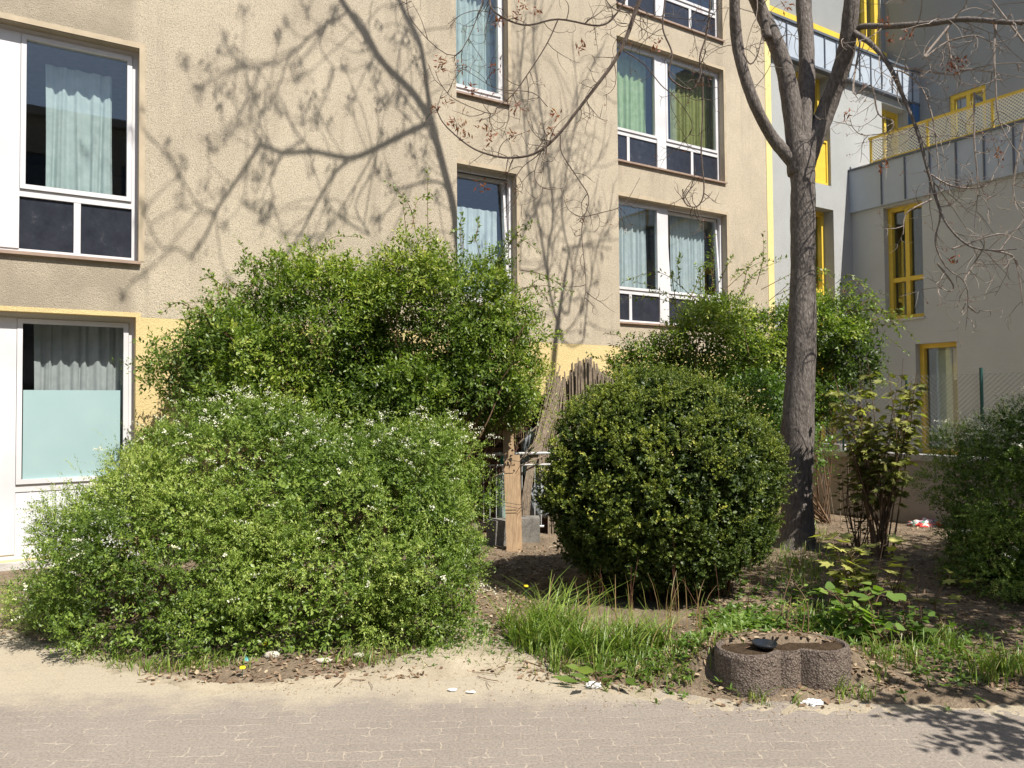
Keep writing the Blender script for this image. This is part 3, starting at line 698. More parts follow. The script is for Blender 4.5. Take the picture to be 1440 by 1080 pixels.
G = {
 'spiraea': leafmat('spiraea_leaf', [(0, (0.040, 0.074, 0.013)), (.35, (0.105, 0.168, 0.026)), (.65, (0.201, 0.281, 0.050)), (1, (0.361, 0.416, 0.111))], .24),
 'lilac': leafmat('forsythia_leaf', [(0, (0.045, 0.076, 0.015)), (.4, (0.104, 0.163, 0.028)), (.7, (0.207, 0.276, 0.045)), (1, (0.416, 0.426, 0.102))], .3, .42, .4),
 'box': leafmat('box_leaf', [(0, (0.030, 0.051, 0.013)), (.4, (0.068, 0.102, 0.023)), (.7, (0.167, 0.211, 0.037)), (1, (0.394, 0.397, 0.072))], .22, .42, .35),
 'bright': leafmat('bright_green_leaf', [(0, (0.058, 0.098, 0.020)), (.5, (0.116, 0.196, 0.040)), (1, (0.232, 0.323, 0.070))], .35),
 'grass': leafmat('grass_blade', [(0, (0.348, 0.235, 0.120)), (.22, (0.186, 0.196, 0.050)), (.5, (0.116, 0.196, 0.030)), (1, (0.278, 0.353, 0.070))], .3),
 'maple': leafmat('yellow_bronze_leaf', [(0, (.12, .07, .035)), (.3, (.12, .13, .035)), (.6, (.28, .29, .07)), (1, (.52, .50, .16))], .3, .5, .3),
 'dry': leafmat('dry_leaf_litter', [(0, (.10, .06, .04)), (.5, (.25, .17, .11)), (1, (.44, .35, .24))], .1, .8, .15),
 'red': leafmat('red_bronze_leaf', [(0, (.06, .02, .012)), (.5, (.19, .055, .03)), (1, (.34, .13, .06))], .3, .5, .3),
 'flower': leafmat('white_blossom', [(0, (.50, .47, .34)), (.5, (.68, .66, .55)), (1, (.80, .80, .74))], .2, .8, .1),
}
def clus(r, P, n, size, leaf, kind='oval', tb=.5, up=.5):
    k = len(P); c = np.repeat(P, n, 0) + r.normal(0, size, (k * n, 3)); ax = rdir(r, k * n) + Z * up; nr = rdir(r, k * n) + Z * .5
    return scatter(kind, c, ax, nr, leaf[0] * r.uniform(.6, 1.2, k * n), leaf[1] * r.uniform(.6, 1.2, k * n), np.full(k * n, tb) + r.normal(0, .2, k * n))
def lob(px, py, Y, rx, ry, rz):
    p = at(px, py, Y); return (p[0], p[1], p[2], rx, ry, rz)

# ---- big spiraea in front
def spiraea(label, lobes, n, base, seed, nfl, leaf=(.026, .0105), tb=.5, flower_keep=None, nst=90, feather=None):
    r = np.random.default_rng(seed); c0 = np.mean(np.array(base), 0)
    t_ = thing('spiraea_bush', label, 'shrub', (c0[0], c0[1], 0))
    cl_ = clumps(r, lobes, int(n / 85), .15, .27, q=(.80, .95))
    A, (b, D, Ls) = shoots(r, cl_, int(n * 1.55), L=.12, m=15, leaf=leaf, up=.4, rnd=.45, droop=.03, shell=(.55, 1.02), rough=.08, rf=14, hmin=.03, tintb=tb, tintv=.20, rej=lobes, ctint=.12, nrand=.26)
    B_, _ = shoots(r, lobes, int(n * .12), L=.22, m=18, leaf=leaf, up=.55, rnd=.5, droop=.09, shell=(.88, 1.05), rough=.12, rf=9, tintb=tb + .12)
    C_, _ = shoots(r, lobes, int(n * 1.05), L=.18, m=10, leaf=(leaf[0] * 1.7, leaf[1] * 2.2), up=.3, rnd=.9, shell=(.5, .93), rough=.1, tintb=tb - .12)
    parts = [A, B_, C_]
    if feather is not None:
        for fl_ in feather:
            X_, _ = shoots(r, [fl_[0]], fl_[1], L=.26, m=18, leaf=(leaf[0] * .8, leaf[1] * .8), up=.9, rnd=.5, droop=.05, shell=(.8, 1.1), tintb=tb + .15); parts.append(X_)
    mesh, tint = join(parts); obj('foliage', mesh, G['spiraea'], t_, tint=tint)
    obj('stems', stems(r, base, b * [1, 1, .9] * .9 + np.mean(np.array(base), 0) * .1, nst, .005), M['stem'], t_)
    if nfl:
        tips = b + D * (Ls * 1.0)[:, None]; ok = tips[:, 2] > .25
        if flower_keep is not None: ok &= flower_keep(tips, r)
        T = tips[ok]; DD = D[ok]; pick = r.choice(len(T), min(nfl, len(T)), replace=False)
        P = T[pick]; dd = unit(DD[pick] * [1, 1, .3] + rdir(r, len(pick)) * [.7, .5, .2]); k = 7
        PP = (P[:, None, :] + dd[:, None, :] * (np.arange(k) * .014)[None, :, None] - Z * ((np.arange(k) * .011) ** 2 * 3)[None, :, None]).reshape(-1, 3)
        v, f, tt = clus(r, PP, 3, .006, (.011, .010), 'oval', .6); obj('blossom', (v, f), G['flower'], t_, tint=tt)
    return t_
lobS = [lob(485, 765, 5.65, .98, .93, .86), lob(245, 800, 5.55, .92, .86, .80), lob(340, 690, 5.9, .95, .75, .68), lob(595, 830, 5.3, .36, .50, .66), lob(135, 845, 5.7, .33, .42, .48), lob(420, 850, 5.15, .7, .55, .62), lob(585, 680, 5.8, .50, .5, .48)]
lobS = [list(l) for l in lobS + [lob(185, 745, 5.75, .50, .5, .46), lob(330, 900, 5.0, .7, .4, .35)]]
fk = lambda T, r: (r.random(len(T)) < .10 + .75 * ((T[:, 2] > 1.15) & (T[:, 0] > -2.3)) + .3 * (n3(T, 4, 1) > .45))
spiraea('wide feathery light green bush with sparse white blossom at the left front', lobS, 9800,
        [(-2.3, 5.6, 0), (-1.5, 5.7, 0), (-1.0, 5.6, 0), (-2.8, 5.6, 0)], 11, 330, flower_keep=fk,
        feather=[(lob(250, 640, 6.0, .55, .3, .32), 90), (lob(150, 700, 5.8, .35, .3, .35), 70), (lob(470, 600, 6.1, .6, .3, .22), 90)])
lobR = [list(lob(1440, 705, 6.5, .66, .7, .84)), list(lob(1500, 730, 6.2, .8, .8, .90)), list(lob(1405, 805, 6.2, .45, .5, .48)), list(lob(1600, 760, 6.0, .7, .7, .7))]
fk2 = lambda T, r: (T[:, 2] > 1.2) | (r.random(len(T)) < .06)
spiraea('dark shaded bush with white blossom on top at the right edge', lobR, 5600, [(4.3, 6.4, 0), (4.7, 6.3, 0)], 12, 330, tb=.46, flower_keep=fk2, nst=40)

# ---- large arching shrub behind
def leafy(name, label, lobes, n, base, seed, leaf=(.062, .027), mat='lilac', L=.24, m=11, gap=(4.0, -.6), rough=.16, extra=None, tb=.5, nst=70, droop=.07, srad=.011, inner=.4, ):
    r = np.random.default_rng(seed); c0 = np.mean(np.array(base), 0); t_ = thing(name, label, 'shrub', (c0[0], c0[1], 0))
    cl_ = clumps(r, lobes, max(int(n / 60), 8), .16, .34, hmin=.6, q=(.75, .98))
    A, (b, D, Ls) = shoots(r, cl_, int(n * 1.15), L=L, m=m, leaf=leaf, kind='lance', up=.25, rnd=.6, droop=droop, rough=rough, rf=8, shell=(.4, 1.08), hmin=.5, tintb=tb + .06, leafup=.9, rej=lobes, ctint=.09)
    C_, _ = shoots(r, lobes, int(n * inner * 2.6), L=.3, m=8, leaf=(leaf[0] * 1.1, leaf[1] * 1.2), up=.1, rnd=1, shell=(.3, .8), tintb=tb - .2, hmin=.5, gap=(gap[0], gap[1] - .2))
    parts = [A, C_]
    sm = stems(r, base, b, nst, srad, sway=.15)
    for (p0, p1, k) in (extra or []):        # long free shoots
        p0 = np.array(p0); p1 = np.array(p1)
        for j in range(k):
            a = p0 + r.normal(0, .10, 3); c = p1 + r.normal(0, .13, 3); mid = (a + c) / 2 + Z * .10 + r.normal(0, .05, 3)
            P = cat([a, mid, c], 8); sm.tube(P, np.linspace(.005, .0015, len(P)), 4, cap=False)
            q = P[3:]; q = np.repeat(q, 2, 0) + r.normal(0, .01, (len(q) * 2, 3)); tg = unit(c - a)
            sd_ = unit(np.cross(tg, rdir(r, len(q)))); parts.append(scatter('lance', q, tg * .6 + sd_ * .9 - Z * .2, unit(Z + r.normal(0, .4, q.shape)), leaf[0] * r.uniform(.6, 1.1, len(q)), leaf[1] * r.uniform(.6, 1.1, len(q)), tb + r.normal(0, .15, len(q))))
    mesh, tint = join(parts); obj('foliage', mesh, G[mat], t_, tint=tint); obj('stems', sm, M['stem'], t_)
    return t_
lobL = [lob(600, 455, 8.3, 1.10, .85, .92), lob(430, 480, 7.85, 1.05, .7, .90), lob(310, 520, 7.25, .62, .42, .68), lob(690, 505, 8.3, .60, .6, .72), lob(645, 545, 8.1, .72, .6, .40), lob(500, 570, 7.7, 1.1, .6, .5)]
ex = [(at(330, 430, 7.4), at(300, 400, 7.3), 4), (at(350, 420, 7.5), at(365, 365, 7.5), 4), (at(430, 390, 7.8), at(470, 340, 7.8), 5), (at(590, 340, 8.2), at(607, 240, 8.3), 2), (at(590, 340, 8.2), at(570, 275, 8.3), 2),
      (at(740, 400, 8.4), at(800, 430, 8.4), 5), (at(700, 370, 8.4), at(745, 340, 8.4), 5), (at(280, 490, 7.2), at(225, 545, 7.1), 10), (at(290, 460, 7.2), at(235, 480, 7.1), 6), (at(660, 350, 8.3), at(660, 325, 8.3), 4)]
leafy('forsythia_bush', 'tall arching green shrub against the tan wall behind the feathery bush', [list(l) for l in lobL], 7600, [(-1.3, 8.2, 0), (-.9, 8.4, 0), (-2.1, 7.9, 0), (-.5, 8.4, 0)], 21, extra=ex, m=10, droop=.06)
lobB = [lob(1010, 490, 9.6, .90, .7, .62), lob(925, 530, 9.6, .62, .5, .38), lob(1150, 470, 9.6, .62, .5, .50), lob(1195, 500, 9.5, .50, .4, .50), lob(1080, 470, 9.8, .6, .5, .45), lob(1150, 560, 9.5, .35, .4, .40)]
ex = [(at(1000, 420, 9.6), at(1005, 355, 9.6), 5), (at(900, 500, 9.6), at(850, 520, 9.6), 6), (at(950, 440, 9.6), at(900, 400, 9.6), 4), (at(960, 430, 9.6), at(975, 375, 9.6), 4), (at(1040, 410, 9.6), at(1080, 360, 9.6), 6), (at(1100, 420, 9.6), at(1160, 390, 9.6), 6),
      (at(1200, 440, 9.5), at(1262, 470, 9.4), 10), (at(1180, 430, 9.5), at(1240, 440, 9.4), 6), (at(880, 510, 9.6), at(840, 490, 9.6), 4), (at(1190, 420, 9.5), at(1210, 405, 9.5), 4)]
leafy('forsythia_bush', 'loose spreading shrub with long shoots behind the round hedge and tree trunk', [list(l) for l in lobB], 3000, [(2.6, 9.8, 0), (3.2, 9.8, 0), (2.2, 9.7, 0), (3.9, 9.7, 0)], 22, extra=ex, gap=(4.5, -.35), leaf=(.062, .030), L=.30)
leafy('low_green_bush', 'low bright green bush between the round hedge and the trunk', [list(lob(1060, 560, 9.0, .50, .45, .45)), list(lob(1085, 640, 8.9, .45, .4, .6))], 750, [(2.9, 9.0, 0)], 23, mat='bright', gap=(3, -.9), leaf=(.055, .032), nst=10)
# ---- clipped box hedge
r = np.random.default_rng(31)
hc = at(930, 700, 6.25); bx = thing('box_hedge', 'round clipped dark green box hedge beside the tree trunk', 'shrub', (hc[0], hc[1], 0))
lobH = [[hc[0] - .02, hc[1], .95, .975, .90, .88], [hc[0] + .0, hc[1], .58, .87, .82, .50], [hc[0] - .03, hc[1], 1.18, .66, .66, .66]]
clH = clumps(r, lobH, 560, .05, .08, 1.0, q=(.945, .975), hmin=.16)
A, (b, D, Ls) = shoots(r, clH, 14500, L=.06, m=13, leaf=(.020, .0135), kind='oval', up=.3, rnd=.45, droop=.0, shell=(.5, 1.04), rough=.05, rf=20, tintb=.46, tintv=.15, spread=.7, hmin=.10, leafup=.35, rej=[[l[0], l[1], l[2], l[3] * 1.04, l[4] * 1.04, l[5] * 1.04] for l in lobH], ctint=.05)
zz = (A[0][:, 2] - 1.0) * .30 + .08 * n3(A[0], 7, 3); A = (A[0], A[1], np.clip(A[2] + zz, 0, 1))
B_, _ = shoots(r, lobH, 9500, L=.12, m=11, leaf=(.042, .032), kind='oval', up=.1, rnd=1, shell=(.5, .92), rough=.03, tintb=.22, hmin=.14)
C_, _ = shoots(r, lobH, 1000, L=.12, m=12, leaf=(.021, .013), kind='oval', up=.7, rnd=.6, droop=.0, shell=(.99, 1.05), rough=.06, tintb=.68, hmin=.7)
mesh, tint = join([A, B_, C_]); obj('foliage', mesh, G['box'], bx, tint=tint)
sm = MB()
for i in range(46):
    a = r.uniform(0, 2 * math.pi); q = r.uniform(.2, .78); b0 = np.array([hc[0] + math.cos(a) * q * .75, hc[1] + math.sin(a) * q * .7, 0]); b1 = np.array([hc[0] + math.cos(a) * q * 1.1, hc[1] + math.sin(a) * q * 1.02, r.uniform(.6, .9)])
    P = cat([b0, (b0 + b1) / 2 + r.normal(0, .03, 3), b1], 4); sm.tube(P, np.linspace(.009, .005, len(P)), 5, cap=False)
for i in range(12):
    a = r.uniform(-2.6, -.5); b0 = np.array([hc[0] + math.cos(a) * .80, hc[1] + math.sin(a) * .80, 0]); b1 = b0 + np.array([r.normal(0, .06), r.normal(0, .05), r.uniform(.2, .5)])
    sm.tube([b0, (b0 + b1) / 2 + r.normal(0, .012, 3), b1], [.003, .002, .0015], 4, cap=False)
obj('stems', sm, M['redstem'], bx)

# ================================================================== BIG TREE
def wander(r, p, d, L, n, curl=.5, grav=0.0, lift=0.0):
    P = [np.array(p, float)]; d = unit(d); k = rdir(r, 1)[0] * curl
    for i in range(n):
        d = unit(d + k / n + r.normal(0, .10, 3) + Z * (-grav + (lift * (i / n))) / n * 2); P.append(P[-1] + d * L / n)
    return np.array(P)
tb = gnd(1120, 778); tree = thing('tree', 'tall bare deciduous tree with forked grey trunk and sparse reddish buds', 'tree', (tb[0], tb[1], 0))
Yt = 8.1
def lm(pts, rad, sub=6): return cat([at(*q) if isinstance(q, tuple) else q for q in pts], sub), catr(rad, sub)
_w = FA.px(655, 420); BJ2 = FA.pt(*_w) + SUN * 6.0; BJ = BJ2 + np.array([.02, .1, -.9])
tr = MB()
P, rd = lm([(1119, 792, Yt), (1120, 765, Yt), (1121, 735, Yt), (1121, 680, Yt), (1122, 600, Yt), (1127, 500, Yt), (1129, 400, Yt), (1129, 320, Yt), (1129, 255, Yt), (1126, 222, Yt), (1120, 195, Yt)],
           [.31, .20, .165, .155, .165, .147, .130, .124, .126, .140, .10])
tr.tube(P, rd, 22, wob=.05)
obj('trunk', tr, M['bark'], tree, smooth=True)
bud_pts = []
limbs = []
def limb(pts, rad, name='limb', n=10, wb=.05):
    P, rd = lm(pts, rad); mb = MB(); mb.tube(P, rd, n, wob=wb); obj(name, mb, M['bark'], tree, smooth=True); limbs.append((P, rd)); return P, rd
limb([(1122, 232, Yt), (1104, 215, Yt), (1084, 190, Yt), (1062, 148, 8.0), (1044, 95, 8.0), (1036, 55, 8.0), (1033, 0, 7.9), (1036, -120, 7.8), (1030, -230, 7.8), (1010, -330, 7.8)], [.09, .072, .062, .060, .060, .062, .055, .04, .03, .015])
limb([(1124, 245, Yt), (1120, 205, Yt), (1112, 140, Yt), (1100, 85, 8.1), (1082, 40, 8.1), (1062, -5, 8.1), BJ, BJ2], [.12, .105, .098, .088, .080, .074, .068, .062])
limb([(1127, 235, Yt), (1130, 195, Yt), (1134, 130, 8.2), (1134, 60, 8.3), (1130, -5, 8.4), (1135, -120, 8.5), (1150, -230, 8.5), (1170, -330, 8.5), (1190, -420, 8.5)], [.11, .090, .086, .082, .080, .06, .045, .03, .015])
limb([(1130, 240, Yt), (1142, 205, Yt), (1160, 160, Yt), (1178, 112, 8.0), (1190, 70, 7.9), (1196, 20, 7.8), (1205, -60, 7.7), (1225, -150, 7.6), (1260, -260, 7.5), (1300, -340, 7.4)], [.10, .100, .098, .090, .088, .08, .065, .045, .03, .015])
limb([(1188, 72, 7.9), (1205, 40, 7.8), (1250, 37, 7.5), (1310, 33, 7.2), (1360, 27, 7.0), (1440, 32, 6.7), (1560, 20, 6.3)], [.045, .030, .028, .026, .024, .020, .015], n=8)
limb([(1200, 45, 7.8), (1225, 62, 7.6), (1250, 92, 7.5), (1272, 140, 7.4), (1290, 185, 7.3), (1305, 240, 7.25), (1320, 290, 7.2), (1335, 320, 7.1), (1362, 345, 7.0), (1395, 352, 6.9), (1430, 350, 6.8)], [.030, .026, .024, .020, .018, .016, .014, .011, .009, .007, .005], n=6)
limb([(1080, 55, 8.0), (1072, 20, 8.0), (1066, -20, 7.9), (1040, -90, 7.6), (980, -160, 7.2), (900, -120, 6.9)], [.05, .042, .036, .03, .024, .018], n=7)
# fine branches traced from life; (px, py, depth)
fine = MB(); FB_ = []
def fb(pts, r0, r1, sub=5):
    global fine
    if pts[0][0] < 1000: r0 *= 1.15; r1 *= 1.4
    P = cat([at(x, y, Y) for x, y, Y in pts], sub); fine.tube(P, np.linspace(r0, r1, len(P)), 5, cap=False, wob=.0); FB_.append((P, r0, r1, fine)); fine = MB(); return P
q = 7.0
fb([(940, -150, 7.1), (905, -20, q), (892, 20, q), (880, 55, q), (863, 88, q), (841, 118, q), (811, 157, q), (782, 193, q), (752, 216, q), (715, 222, q), (680, 215, q), (655, 202, q), (625, 175, q), (612, 150, q)], .021, .0035)
fb([(841, 118, q), (800, 170, q), (760, 215, q), (735, 235, q), (722, 260, q), (735, 272, q)], .006, .002)
fb([(752, 216, q), (770, 190, q), (752, 240, q), (760, 262, q), (782, 264, q)], .004, .002)
fb([(788, 190, q), (790, 215, q), (812, 250, q), (828, 278, q), (822, 305, q), (818, 330, q), (824, 400, q), (818, 440, q)], .006, .002)
fb([(822, 305, q), (850, 298, q), (868, 293, q), (882, 282, q), (900, 250, q)], .004, .0015)
fb([(700, -30, 7.2), (690, 10, q), (735, 35, q), (785, 27, q), (843, 36, q), (868, 18, q), (890, -20, q)], .008, .006)
fb([(785, 27, q), (770, 60, q), (745, 100, q), (722, 132, q), (700, 150, q), (690, 160, q), (640, 140, q), (620, 118, q), (612, 100, q)], .006, .002)
fb([(722, 132, q), (716, 150, q), (715, 170, q), (700, 172, q), (690, 165, q)], .003, .0015)
fb([(770, 150, q), (748, 130, q), (700, 125, q), (665, 105, q), (648, 95, q)], .004, .0015)
fb([(940, -80, 6.9), (935, 0, 6.9), (932, 40, 6.9), (945, 75, 6.9), (940, 105, 6.9), (958, 122, 6.9), (975, 124, 6.9), (985, 105, 6.9), (984, 80, 6.9), (993, 50, 6.9), (998, 10, 6.9), (1000, -40, 6.9)], .007, .006)
fb([(988, 108, 6.9), (988, 160, 6.9), (986, 215, 6.9), (990, 265, 6.9), (984, 287, 6.9), (972, 291, 6.9), (962, 283, 6.9), (960, 266, 6.9)], .007, .004)
fb([(972, 291, 6.9), (963, 275, 6.9), (966, 268, 6.9)], .004, .003)
fb([(875, 70, q), (905, 90, q), (930, 120, q), (948, 135, q), (970, 165, q), (972, 185, q), (960, 200, q), (952, 215, q)], .005, .0015)
fb([(690, -40, q), (680, 0, q), (640, 78, q), (580, 30, q), (570, -20, q)], .004, .003)
fb([(840, -30, q), (860, 10, q), (900, 20, q), (950, 25, q), (1000, 30, q)], .005, .002)
fb([(1045, 75, 7.9), (1055, 90, 7.8), (1065, 78, 7.8), (1072, 50, 7.8), (1080, 30, 7.8)], .009, .003)
# right side hanging twigs
for pts in ([(1272, 140, 7.4), (1262, 100, 7.4), (1292, 118, 7.3), (1310, 160, 7.2), (1318, 215, 7.2), (1322, 255, 7.2), (1338, 262, 7.1)],
            [(1340, 30, 7.1), (1300, 80, 7.0), (1330, 60, 7.0), (1370, 50, 6.9), (1400, 60, 6.9), (1440, 48, 6.8)],
            [(1400, 30, 6.9), (1398, 80, 6.8), (1400, 120, 6.8), (1404, 165, 6.8), (1420, 200, 6.8), (1445, 230, 6.8)],
            [(1310, 250, 7.25), (1322, 300, 7.2), (1315, 340, 7.2), (1330, 375, 7.2), (1355, 395, 7.1), (1361, 420, 7.1), (1358, 465, 7.1)],
            [(1355, 395, 7.1), (1370, 370, 7.1), (1384, 345, 7.0), (1380, 320, 7.0)],
            [(1361, 430, 7.1), (1374, 440, 7.1), (1378, 436, 7.1)], [(1352, 440, 7.1), (1361, 420, 7.1)],
            [(1318, 370, 7.2), (1340, 400, 7.2), (1335, 410, 7.2), (1318, 402, 7.2)],
            [(1395, 352, 6.9), (1425, 362, 6.9), (1435, 400, 6.9), (1438, 430, 6.9)],
            [(1210, 55, 7.8), (1200, 130, 7.6), (1225, 120, 7.5), (1235, 160, 7.5), (1255, 170, 7.4), (1250, 185, 7.4), (1215, 190, 7.4), (1200, 180, 7.4), (1195, 165, 7.4)],
            [(1330, 40, 7.1), (1345, 95, 7.0), (1400, 90, 6.9), (1450, 88, 6.8)], [(1250, 92, 7.5), (1290, 98, 7.3), (1340, 105, 7.1), (1370, 98, 7.0), (1440, 110, 6.9)],
            [(1300, 240, 7.3), (1340, 262, 7.1), (1385, 262, 7.0), (1400, 240, 7.0), (1420, 200, 7.0)], [(1370, 130, 7.0), (1370, 200, 7.0), (1375, 262, 7.0), (1370, 320, 7.0)],
            [(1340, 350, 7.1), (1400, 330, 7.0), (1430, 335, 6.9)], [(1310, 280, 7.2), (1275, 300, 7.2), (1270, 330, 7.2)], [(1450, 130, 6.8), (1425, 260, 6.8), (1440, 300, 6.8)],
            [(1440, 60, 6.8), (1410, 20, 6.8), (1380, -20, 6.8)]):
    fb(pts, .0105, .003)
# procedural twigs
rt = np.random.default_rng(5); tw = MB()
def twig(P, i, L, r0, depth, grav=.5, curl=1.3):
    i = int(np.clip(i, 1, len(P) - 2)); tg = unit(P[i + 1] - P[i - 1]); sd_ = unit(np.cross(tg, rdir(rt, 1)[0])); Q = wander(rt, P[i], tg * .45 + sd_, L, 9, curl, grav, grav * 1.6)
    globals()['tw'].tube(Q, np.linspace(r0, r0 * .35, len(Q)), 4, cap=False)
    if depth > 0:
        for _ in range(rt.integers(2, 4)): twig(Q, rt.integers(3, 9), L * rt.uniform(.35, .65), r0 * .6, depth - 1, grav, curl)
    if rt.random() < .5: bud_pts.append(Q[-1])
for P, r0, r1, tw in FB_:
    Ln = np.sum(np.linalg.norm(np.diff(P, axis=0), axis=1)); right = P[:, 0].mean() > 3.0
    for _ in range(int(Ln * (9.0 if right else 8.5))): twig(P, rt.integers(2, len(P) - 1), rt.uniform(.15, .42), min(r1 * 1.2, .0035) + .0008, 1, .3, 2.0)
M['twig_shaded'] = simple('shaded_twig_bark', (.105, .08, .065), .8, .25, .4, 25)  # darker copy of the twig bark: shade on the left twigs painted in
for P, r0, r1, f_ in FB_: obj('fine_branch', f_, M['twig'] if P[:, 0].mean() > 3.0 else M['twig_shaded'], tree)
for P, rd in limbs[4:]:
    tw = MB()
    for _ in range(16): twig(P, rt.integers(8, len(P) - 1), rt.uniform(.4, 1.0), .006, 1, .5)
    obj('twigs', tw, M['twig'], tree)
# crown above the frame
def bough(p, d, L, r0, depth, grav=0.0):
    Q = wander(rt, p, d, L, 10, .6, grav, .5); tw.tube(Q, np.linspace(r0, r0 * .4, len(Q)), 5, cap=False)
    if depth > 0:
        for _ in range(rt.integers(3, 5)):
            i = rt.integers(3, 10); tg = unit(Q[i] - Q[i - 1]); bough(Q[i], tg + unit(np.cross(tg, rdir(rt, 1)[0])) * rt.uniform(.5, 1.1), L * rt.uniform(.45, .7), r0 * .5, depth - 1)
    else: bud_pts.append(Q[-1]); bud_pts.append(Q[-3])
for P, rd in limbs[:4]:
    tw = MB()
    for _ in range(5): twig(P, rt.integers(20, 34), rt.uniform(.3, .7), .006, 1, .2)
    for i in range(36, len(P), 4):
        tg = unit(P[i] - P[i - 1]); s_ = unit(np.cross(tg, rdir(rt, 1)[0])); bough(P[i], tg * .8 + s_, rt.uniform(.6, 1.2), rd[i] * .3, 1)
    obj('twigs', tw, M['twig'], tree)
LP = np.concatenate([P for P, rd in limbs[:4]])
# boughs whose shadows cross the pale wall: laid out from the wall along the sun to the crown
def sh(F, pts, t0, t1, r0, r1, name=None, sub=6, out=None, n=6):
    global LP
    mb = out or MB()
    W = [F.pt(*F.px(x, y)) for x, y in pts]; k = np.linspace(t0, t1, len(W)); P = cat([p_ + SUN * kk for p_, kk in zip(W, k)], sub)
    mb.tube(P, np.linspace(r0, r1, len(P)), n, cap=False)
    dd_ = np.linalg.norm(LP - P[0], axis=1); j = dd_.argmin()
    if dd_[j] > .04: mb.tube(cat([LP[j], (LP[j] + P[0]) / 2 - (P[1] - P[0]) * .5, P[0]], 6), np.linspace(r0 * 1.1, r0, 13), n, cap=False)
    LP = np.concatenate([LP, P])
    return (P, mb) if out is None else P
SB = []
big = MB()
for a in (([(655, 420), (643, 340), (637, 290), (622, 230), (606, 170)], 6.0, 6.0, .050, .044), ([(606, 170), (580, 130), (540, 90), (510, 45), (480, 0), (455, -40)], 6.0, 6.4, .040, .026),
          ([(606, 170), (600, 120), (590, 60), (565, 10), (548, -40)], 6.0, 6.4, .036, .024), ([(605, 172), (565, 190), (530, 208), (492, 222), (440, 213), (400, 215), (365, 203)], 6.0, 6.4, .032, .018)):
    SB.append((sh(FA, *a, out=big), None))
SB += [sh(FA, *a) for a in (([(492, 222), (470, 245), (448, 280), (425, 325), (400, 365)], 6.4, 6.8, .020, .009), ([(366, 203), (345, 235), (325, 265), (305, 295), (290, 330), (268, 362)], 6.8, 7.2, .020, .011),
      ([(300, 298), (280, 290), (262, 262), (243, 230), (233, 200)], 7.1, 7.3, .010, .005), ([(366, 203), (355, 180), (352, 160), (347, 118)], 6.8, 7.0, .009, .005),
      ([(540, 90), (500, 20), (470, 30), (448, 41), (407, 78), (375, 92), (352, 94), (322, 72), (314, 50)], 6.4, 7.3, .015, .007), ([(407, 78), (390, 125), (372, 155)], 6.9, 7.1, .009, .004),
      ([(637, 285), (622, 259), (600, 256), (575, 262), (548, 270)], 6.0, 6.3, .016, .010), ([(622, 230), (600, 180), (560, 120), (565, 60), (585, 20)], 6.0, 6.3, .012, .006),
      ([(530, 208), (500, 260), (470, 310), (440, 350)], 6.2, 6.4, .010, .006), ([(440, 213), (420, 190), (400, 160), (385, 150)], 6.5, 6.7, .009, .005), ([(400, 215), (380, 250), (385, 280), (372, 300)], 6.6, 6.8, .010, .006),
      ([(480, 0), (450, 60), (470, 100), (455, 130)], 6.3, 6.5, .009, .005), ([(268, 362), (250, 350), (225, 345), (205, 305), (200, 290)], 7.2, 7.4, .009, .005), ([(520, 330), (500, 290), (520, 250), (535, 240)], 6.2, 6.3, .009, .005))]
SB += [sh(FB, *a) for a in (([(792, 480), (775, 420), (770, 360), (778, 300), (770, 230), (760, 150), (750, 60), (755, -20)], 7.0, 7.2, .022, .012), ([(775, 420), (760, 330), (745, 250), (738, 180), (732, 100), (740, 20)], 7.0, 7.2, .017, .010),
      ([(800, 440), (805, 380), (790, 300), (800, 220), (812, 150), (805, 60)], 7.0, 7.2, .015, .008), ([(778, 300), (800, 260), (830, 240), (855, 200)], 7.0, 7.1, .010, .006), ([(740, 300), (760, 240), (790, 200), (820, 120), (850, 60)], 7.0, 7.2, .012, .006),
      ([(820, 480), (830, 400), (845, 330), (865, 300)], 7.0, 7.1, .012, .006), ([(730, 380), (735, 330), (750, 290), (790, 280)], 7.0, 7.1, .010, .006), ([(790, 350), (820, 345), (860, 350)], 7.0, 7.1, .012, .008), ([(760, 190), (745, 150), (725, 130), (722, 90)], 7.1, 7.2, .010, .006))]
for k_, (P, mb_) in enumerate(SB):
    mb_ = mb_ or big
    Ln = np.sum(np.linalg.norm(np.diff(P, axis=0), axis=1)); isB = k_ > 17
    for _ in range(int(Ln * (8.0 if isB else 5.0))):
        i = rt.integers(2, len(P) - 2); tg = unit(P[i] - P[i - 1]); s_ = unit(np.cross(tg, rdir(rt, 1)[0])); Q = wander(rt, P[i], tg * .7 + s_, rt.uniform(.3, 1.0), 7, 1.0, 0, .4)
        mb_.tube(Q, np.linspace(.007, .004, len(Q)), 4, cap=False); bud_pts += [] if isB else [Q[-1]] * 2
    if not isB: bud_pts += [P[-1], P[-4]]
    if mb_ is not big: obj('bough', mb_, M['twig'], tree)
obj('upper_bough', big, M['bark'], tree, smooth=True)
spots = [at(x, y, 7.0) for x, y in ((620, 95), (648, 92), (697, 96), (663, 125), (613, 152), (628, 143), (645, 178), (636, 172), (655, 190), (680, 178), (722, 190), (690, 195), (725, 20), (755, 15), (700, 28), (820, 65), (780, 160), (775, 185), (922, 60), (730, 150), (735, 10), (620, 88), (676, 260))]
spots += [at(x, y, 7.1) for x, y in ((1190, 160), (1245, 30), (1252, 55), (1280, 48), (1335, 92), (1345, 95), (1240, 235), (1340, 365), (1405, 215), (1350, 90), (1110, 5))]
nbp = np.array(bud_pts); r = np.random.default_rng(9)
v1 = clus(r, np.array(spots), 17, .026, (.06, .018), 'lance', .5, -.1)
